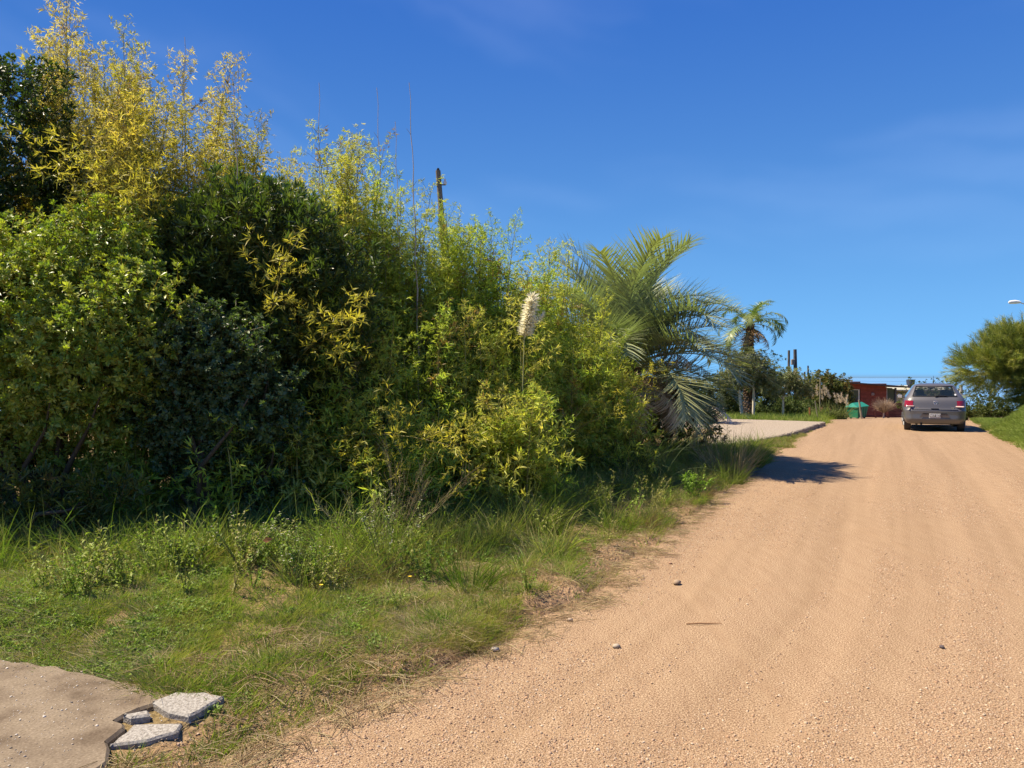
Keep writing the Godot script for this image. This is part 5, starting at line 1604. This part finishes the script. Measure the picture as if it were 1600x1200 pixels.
func build_weeds() -> void:
	var gl := lin(0.13, 0.17, 0.04)
	weed("broom_weed", -0.98, 6.7, 0.95, 16, Vector3(0.32, 0, 0), "tall twiggy weed fanning out under the arching bamboo branch", lin(0.24, 0.19, 0.10), lin(0.17, 0.17, 0.07), 40, 0.022, 0.004, 0, Color.WHITE, 9)
	weed("broom_weed", -1.25, 6.35, 0.62, 18, Vector3(-0.05, 0, 0), "bushy twiggy weed left of the tall fanning weed", lin(0.26, 0.23, 0.11), lin(0.20, 0.20, 0.08), 45, 0.02, 0.004, 0, Color.WHITE, 9)
	weed("flowering_weed", -1.0, 6.0, 0.55, 11, Vector3.ZERO, "leafy weed with small white flower heads on the verge", lin(0.2, 0.18, 0.08), lin(0.16, 0.19, 0.06), 26, 0.035, 0.012, 5, lin(0.75, 0.72, 0.62))
	weed("flowering_weed", -2.0, 5.75, 0.42, 13, Vector3(0.05, 0, 0), "leafy pale flowered weed at the edge of the hedge shade", lin(0.2, 0.18, 0.08), lin(0.15, 0.19, 0.05), 26, 0.035, 0.014, 3, lin(0.66, 0.6, 0.5))
	weed("flowering_weed", -1.62, 5.55, 0.36, 12, Vector3(0.05, 0, 0), "low leafy weed with whitish flowers right of the pale flowered one", lin(0.2, 0.18, 0.08), gl, 26, 0.034, 0.013, 4, lin(0.7, 0.66, 0.56))
	weed("leafy_weed", -2.35, 5.55, 0.30, 10, Vector3.ZERO, "low green weed in front of the dark hedge foot", lin(0.18, 0.18, 0.06), gl, 24, 0.04, 0.016)
	weed("leafy_weed", -0.62, 5.75, 0.3, 12, Vector3.ZERO, "round leafy weed among long grass by the white flowers", lin(0.18, 0.18, 0.06), lin(0.11, 0.16, 0.035), 26, 0.035, 0.014)
	weed("leafy_weed", 1.12, 8.55, 0.55, 8, Vector3.ZERO, "upright pale green weed on the verge edge", lin(0.2, 0.2, 0.08), lin(0.19, 0.20, 0.06), 26, 0.04, 0.01)
	weed("leafy_weed", 1.6, 8.95, 0.45, 9, Vector3.ZERO, "yellowish leafy weed right of the upright pale one", lin(0.2, 0.2, 0.08), lin(0.22, 0.21, 0.06), 24, 0.035, 0.01)
	weed("leafy_weed", 2.35, 9.9, 0.32, 10, Vector3.ZERO, "bright green leafy weed on the verge before the palm", lin(0.16, 0.2, 0.05), lin(0.16, 0.24, 0.04), 22, 0.08, 0.02)
	weed("leafy_weed", 3.75, 13.4, 0.7, 9, Vector3.ZERO, "yellow green weed beside the dry grass tuft", lin(0.2, 0.2, 0.06), lin(0.24, 0.24, 0.05), 20, 0.05, 0.014)
	weed("leafy_weed", 0.35, 7.55, 0.55, 6, Vector3.ZERO, "tall thin weed in the long grass at the hedge foot", lin(0.22, 0.19, 0.1), lin(0.18, 0.18, 0.07), 12, 0.05, 0.008)
	weed("leafy_weed", -0.25, 8.1, 0.6, 8, Vector3.ZERO, "dusky weed in the shade below the low bamboo", lin(0.22, 0.19, 0.1), lin(0.14, 0.16, 0.06), 16, 0.04, 0.01)
	# yellow flower heads
	for f in [[-1.25, 5.0, "bright yellow dandelion flower in the verge grass"], [-0.72, 5.35, "small yellow flower below the white flowered weed"]]:
		var o := thing("dandelion", P(f[0], f[1], ground_h(f[0], f[1])), f[2], "flower", "yellow flowers on the verge")
		var st := MB.new()
		st.tube([Vector3.ZERO, Vector3(0.01, 0.16, 0.01)], [0.002, 0.0015], 4, lin(0.14, 0.18, 0.04))
		part("stem", st.mesh(), M.culm, o)
		var pt := MB.new()
		for m in 14:
			var az := TAU * m / 14.0
			pt.leaf(Vector3(0.01, 0.16, 0.01), Vector3(cos(az), 0.4, sin(az)).normalized(), Vector3.UP, 0.016, 0.008, lin(0.8, 0.55, 0.02), 0.1, 0.1, 0.6)
		part("petals", pt.mesh(), M.petal, o)
	# tufts big enough to single out
	var gtufts := [[-4.3, 6.35, 0.6, 70, 0.011, lin(0.24, 0.25, 0.06), 1.3, "lush long bladed tuft at the far left below the shrub"],
		[-3.35, 6.25, 0.45, 45, 0.010, lin(0.15, 0.2, 0.04), 1.4, "arching long bladed tuft right of the lush one"],
		[0.15, 7.3, 0.75, 110, 0.006, lin(0.17, 0.20, 0.04), 1.1, "tall green grass tuft against the hollow of the hedge"],
		[0.3, 6.75, 0.5, 90, 0.006, lin(0.34, 0.28, 0.13), 1.3, "arching straw tinted tuft before the tall green tuft"],
		[-0.3, 5.6, 0.42, 120, 0.006, lin(0.15, 0.21, 0.035), 1.0, "dense green tuft near the bend of the verge"],
		[3.55, 12.6, 0.85, 260, 0.006, lin(0.42, 0.32, 0.21), 0.6, "large dry straw coloured grass tuft before the palm"],
		[4.2, 13.6, 0.6, 200, 0.007, lin(0.19, 0.23, 0.05), 0.9, "green grass mound at the tip of the verge"],
		[3.3, 11.6, 0.4, 200, 0.006, lin(0.20, 0.23, 0.06), 0.9, "low green mound of grass in front of the dry tuft"],
		[1.35, 8.05, 0.35, 160, 0.004, lin(0.30, 0.20, 0.12), 1.2, "low brown dead grass mound at the road edge"],
		[2.55, 10.2, 0.22, 140, 0.004, lin(0.28, 0.18, 0.11), 1.3, "brown matted grass clod overhanging the road edge"],
		[1.05, 7.75, 0.4, 120, 0.005, lin(0.19, 0.24, 0.04), 1.0, "bright green grass tuft beside the brown mound"]]
	for g in gtufts:
		var o := thing("grass_tuft", P(g[0], g[1], ground_h(g[0], g[1]) - 0.01), g[7], "grass tuft", "large tufts on the verge")
		var mb := MB.new()
		for k in g[3]:
			var a := r(0, TAU)
			var rad: float = g[2] * 0.4 * sqrt(rng.randf())
			var dd := (Vector3.UP + Vector3(cos(a), 0, sin(a)) * r(0.1, 0.8) + rv() * 0.2).normalized()
			mb.blade(Vector3(cos(a), 0, sin(a)) * rad, dd, dd.cross(Vector3(cos(a + 1.2), 0, sin(a + 1.2))).normalized(), g[2] * r(0.5, 1.15), g[4] * r(0.7, 1.3), g[5] * r(0.7, 1.25), g[6] * r(0.4, 1.5), 5)
		var bl := part("blades", mb.mesh(), M.grass, o)
		bl.set_meta("kind", "stuff")
	# a dead brown leaf caught in the weeds
	var lm := MB.new()
	lm.leaf(Vector3.ZERO, Vector3(0.9, 0.3, 0.2).normalized(), Vector3(0, 0.4, 1).normalized(), 0.07, 0.045, lin(0.26, 0.12, 0.05), 0.2, 0.3, 0.5)
	var dl := part("dead_leaf", lm.mesh(), M.grass, self, P(-1.72, 5.3, ground_h(-1.72, 5.3) + 0.33))
	tag(dl, "curled brown dead leaf caught among the verge weeds", "leaf")

# ---------------------------------------------------------------- materials
func materials() -> void:
	var W := Color.WHITE
	# road: fine grit in three layers
	var rd := mat("road", lin(0.915, 0.945, 1.0), 0.95, {"spec": 0.25, "vc": true})
	rd.albedo_texture = noise_tex(1024, 0.2, [[0.0, Color(0.26, 0.19, 0.14)], [0.3, Color(0.50, 0.40, 0.30)], [0.42, Color(0.61, 0.505, 0.385)], [0.58, Color(0.67, 0.56, 0.435)], [0.72, Color(0.75, 0.64, 0.51)], [1.0, Color(0.90, 0.82, 0.70)]], FastNoiseLite.TYPE_SIMPLEX_SMOOTH, 3, 11)
	tri_plane(rd, 0.42)
	detail(rd, noise_tex(1024, 0.02, [[0.0, Color(0.92, 0.905, 0.895)], [0.4, Color(0.96, 0.95, 0.945)], [0.6, Color(0.97, 0.965, 0.96)], [1.0, Color(1.0, 1.0, 1.0)]], FastNoiseLite.TYPE_SIMPLEX_SMOOTH, 6, 4), 0.14)
	rd.uv2_scale = Vector3(0.5, 0.3, 0.09)
	rd.heightmap_enabled = true
	rd.heightmap_texture = noise_tex(1024, 0.25, [], FastNoiseLite.TYPE_SIMPLEX_SMOOTH, 3, 12)
	rd.heightmap_scale = 0.45
	var so := mat("soil", W, 0.95, {"vc": true, "spec": 0.2})
	so.albedo_texture = noise_tex(512, 0.06, [[0.0, Color(0.6, 0.58, 0.55)], [0.5, Color(0.9, 0.9, 0.88)], [1.0, Color(1, 1, 1)]], FastNoiseLite.TYPE_SIMPLEX_SMOOTH, 5, 21)
	tri_plane(so, 0.9)
	so.heightmap_enabled = true
	so.heightmap_texture = noise_tex(512, 0.05, [], FastNoiseLite.TYPE_SIMPLEX_SMOOTH, 4, 22)
	so.heightmap_scale = 2.0
	var gg := mat("grey_gravel", W, 0.95, {"spec": 0.25})
	gg.albedo_texture = noise_tex(512, 0.10, [[0.0, Color(0.34, 0.30, 0.26)], [0.35, Color(0.55, 0.50, 0.44)], [0.7, Color(0.66, 0.61, 0.54)], [1.0, Color(0.84, 0.80, 0.73)]], FastNoiseLite.TYPE_SIMPLEX_SMOOTH, 3, 31)
	tri_plane(gg, 0.4)
	gg.heightmap_enabled = true
	gg.heightmap_texture = noise_tex(512, 0.1, [], FastNoiseLite.TYPE_SIMPLEX_SMOOTH, 3, 31)
	gg.heightmap_scale = 3.0
	var co := mat("concrete", W, 0.9, {"spec": 0.3})
	co.albedo_texture = noise_tex(1024, 0.12, [[0.0, Color(0.36, 0.31, 0.25)], [0.3, Color(0.46, 0.415, 0.355)], [0.7, Color(0.50, 0.455, 0.395)], [0.86, Color(0.58, 0.53, 0.46)], [1.0, Color(0.84, 0.77, 0.65)]], FastNoiseLite.TYPE_SIMPLEX_SMOOTH, 4, 41)
	tri_plane(co, 0.55)
	detail(co, noise_tex(512, 0.02, [[0.0, Color(0.66, 0.62, 0.58)], [0.4, Color(0.90, 0.88, 0.86)], [0.7, Color(1, 0.99, 0.97)], [1.0, Color(1, 1, 1)]], FastNoiseLite.TYPE_SIMPLEX_SMOOTH, 7, 42), 0.33)
	co.heightmap_enabled = true
	co.heightmap_texture = noise_tex(512, 0.09, [], FastNoiseLite.TYPE_SIMPLEX_SMOOTH, 4, 43)
	co.heightmap_scale = 0.22
	var fc := mat("fresh_concrete", W, 0.85, {"spec": 0.3})
	fc.albedo_texture = noise_tex(512, 0.06, [[0.0, Color(0.38, 0.36, 0.33)], [0.5, Color(0.57, 0.55, 0.52)], [1.0, Color(0.66, 0.65, 0.62)]], FastNoiseLite.TYPE_SIMPLEX_SMOOTH, 5, 44)
	tri_plane(fc, 1.5)
	fc.heightmap_enabled = true
	fc.heightmap_texture = co.heightmap_texture
	fc.heightmap_scale = 0.4
	mat("sea", lin(0.10, 0.24, 0.42), 0.6)
	mat("stone", W, 0.9, {"vc": true, "spec": 0.3})
	mat("bamboo_leaf", W, 0.5, {"vc": true, "back": Color(1.0, 1.0, 0.8), "spec": 0.45})
	mat("gloss_leaf", W, 0.38, {"vc": true, "back": Color(0.85, 0.92, 0.5), "spec": 0.5})
	mat("soft_leaf", W, 0.6, {"vc": true, "back": Color(0.75, 0.8, 0.45), "spec": 0.35})
	mat("grass", W, 0.55, {"vc": true, "back": Color(0.85, 0.95, 0.55), "spec": 0.35})
	mat("petal", W, 0.6, {"vc": true, "back": Color(0.4, 0.4, 0.35)})
	mat("plume", W, 0.8, {"vc": true, "back": Color(1.0, 1.0, 0.95), "spec": 0.2})
	mat("palm_leaf", W, 0.45, {"vc": true, "back": Color(0.7, 0.78, 0.5), "spec": 0.5})
	mat("dead_leaf", W, 0.7, {"vc": true, "back": Color(0.3, 0.26, 0.18), "spec": 0.3})
	mat("culm", W, 0.5, {"vc": true, "spec": 0.4})
	mat("palm_trunk", W, 0.9, {"vc": true, "spec": 0.2})
	mat("trunk", W, 0.9, {"vc": true, "spec": 0.2})
	var bk := mat("bark", lin(0.16, 0.12, 0.08), 0.9, {"spec": 0.2})
	bk.albedo_texture = noise_tex(256, 0.05, [[0.0, Color(0.6, 0.6, 0.6)], [1.0, Color(1, 1, 1)]], FastNoiseLite.TYPE_SIMPLEX_SMOOTH, 4, 51)
	tri_plane(bk, 3.0)
	var ow := mat("old_wood", W, 0.9, {"vc": true, "spec": 0.2})
	ow.albedo_texture = noise_tex(256, 0.03, [[0.0, Color(0.55, 0.55, 0.55)], [0.5, Color(0.85, 0.85, 0.85)], [1.0, Color(1, 1, 1)]], FastNoiseLite.TYPE_SIMPLEX_SMOOTH, 5, 52)
	ow.uv1_triplanar = true; ow.uv1_world_triplanar = true
	ow.uv1_scale = Vector3(3.0, 0.35, 3.0)
	var pt := mat("paint", W, 0.6, {"vc": true, "spec": 0.4})
	pt.albedo_texture = noise_tex(256, 0.02, [[0.0, Color(0.8, 0.79, 0.78)], [1.0, Color(1, 1, 1)]], FastNoiseLite.TYPE_SIMPLEX_SMOOTH, 5, 53)
	tri_plane(pt, 0.5)
	mat("plain", W, 0.6, {"vc": true})
	mat("plastic", W, 0.45, {"vc": true})
	mat("metal", W, 0.45, {"vc": true, "metal": 0.6})
	mat("window", lin(0.05, 0.06, 0.07), 0.05)
	mat("car_paint", W, 0.42, {"vc": true, "metal": 0.3, "coat": 0.6})
	var cg := mat("car_glass", lin(0.02, 0.03, 0.025), 0.03)
	cg.transparency = BaseMaterial3D.TRANSPARENCY_ALPHA
	cg.albedo_color.a = 0.32
	mat("red_lens", lin(0.24, 0.008, 0.010), 0.12, {"coat": 1.0})
	mat("lens", W, 0.2, {"vc": true})
	mat("black", W, 0.5, {"vc": true})
	mat("white", lin(0.8, 0.8, 0.8), 0.5)
	mat("chrome", W, 0.12, {"vc": true, "metal": 1.0})
	mat("tyre", W, 0.85, {"vc": true})
	mat("cloth", W, 0.9, {"vc": true})

func cirrus() -> Image:
	# faint streaks of high cloud, the same all round
	var w := 1024; var h := 512
	var im := Image.create(w, h, false, Image.FORMAT_RGBA8)
	var f := FastNoiseLite.new()
	f.seed = 5; f.frequency = 1.0; f.fractal_octaves = 5
	f.frequency = 1.0
	var across := Vector3(0.212, -0.932, -0.293)
	var side := across.cross(Vector3.UP).normalized()
	var third := across.cross(side)
	for y in h / 2:
		var el := PI * (0.5 - (y + 0.5) / h)
		for x in w:
			var az := TAU * (float(x) / w - 0.5)
			var p := Vector3(sin(az) * cos(el), sin(el), -cos(az) * cos(el))
			# streaks drawn out along one slanting band after another
			var q := Vector3(p.dot(side), p.dot(across), p.dot(third))
			var wob := 0.05 * f.get_noise_3d(q.x * 2.0, q.y * 2.0 + 9.0, q.z * 2.0)
			var a := f.get_noise_3d(q.x * 1.3, (q.y + wob) * 7.0, q.z * 1.3 + 4.0)
			var b := f.get_noise_3d(q.x * 3.0 + 20.0, (q.y + wob) * 26.0, q.z * 3.0)
			var c := smoothstep(-0.05, 0.5, a) * (0.6 + 0.7 * b) * smoothstep(0.02, 0.25, p.y)
			im.set_pixel(x, y, Color(1, 1, 1, clampf(c * 0.8, 0.0, 1.0)))
	return im

# ---------------------------------------------------------------- the scene
func _ready() -> void:
	rng.seed = 20240611
	nz.seed = 3; nz.frequency = 0.01; nz.fractal_octaves = 3
	nf.seed = 9; nf.frequency = 0.02; nf.fractal_octaves = 3
	# camera
	var cam := Camera3D.new()
	cam.name = "camera"
	cam.fov = 53.05
	cam.near = 0.05
	cam.far = 120000.0
	add_child(cam)
	cam.position = Vector3(0, 1.6, 0)
	cam.rotation.x = deg_to_rad(-0.45)
	cam.current = true
	# sky
	var env := Environment.new()
	env.background_mode = Environment.BG_SKY
	var sm := ProceduralSkyMaterial.new()
	sm.sky_top_color = lin(0.009, 0.056, 0.262).linear_to_srgb()
	sm.sky_horizon_color = lin(0.115, 0.298, 0.52).linear_to_srgb()
	sm.sky_curve = 0.165
	sm.ground_bottom_color = lin(0.12, 0.10, 0.07).linear_to_srgb()
	sm.ground_horizon_color = lin(0.125, 0.30, 0.50).linear_to_srgb()
	sm.sun_angle_max = 1.0
	sm.sky_cover = ImageTexture.create_from_image(cirrus())
	sm.sky_cover_modulate = Color(0.20, 0.205, 0.21)
	var sky := Sky.new()
	sky.sky_material = sm
	env.sky = sky
	env.tonemap_mode = Environment.TONE_MAPPER_LINEAR
	env.tonemap_exposure = 2.05
	env.sdfgi_enabled = true
	env.ssao_enabled = true
	env.ssil_enabled = true
	var we := WorldEnvironment.new()
	we.name = "environment"
	we.environment = env
	add_child(we)
	# sun: from the left, high, a little ahead of the camera
	var sun := DirectionalLight3D.new()
	sun.name = "sun"
	sun.light_energy = 1.6
	sun.light_color = Color(1.0, 0.94, 0.84)
	sun.light_angular_distance = 0.5
	sun.shadow_enabled = true
	add_child(sun)
	var az := deg_to_rad(101.0); var el := deg_to_rad(57.0)
	sun.look_at_from_position(Vector3(-sin(az) * cos(el), sin(el), cos(az) * cos(el)) * 50.0, Vector3.ZERO)

	materials()
	build_ground()
	build_slab()
	build_driveway()
	build_houses()
	build_hedge()
	build_palms()
	build_trees()
	build_poles()
	build_car()
	build_pampas()
	build_grass()
	build_weeds()
	build_pebbles()
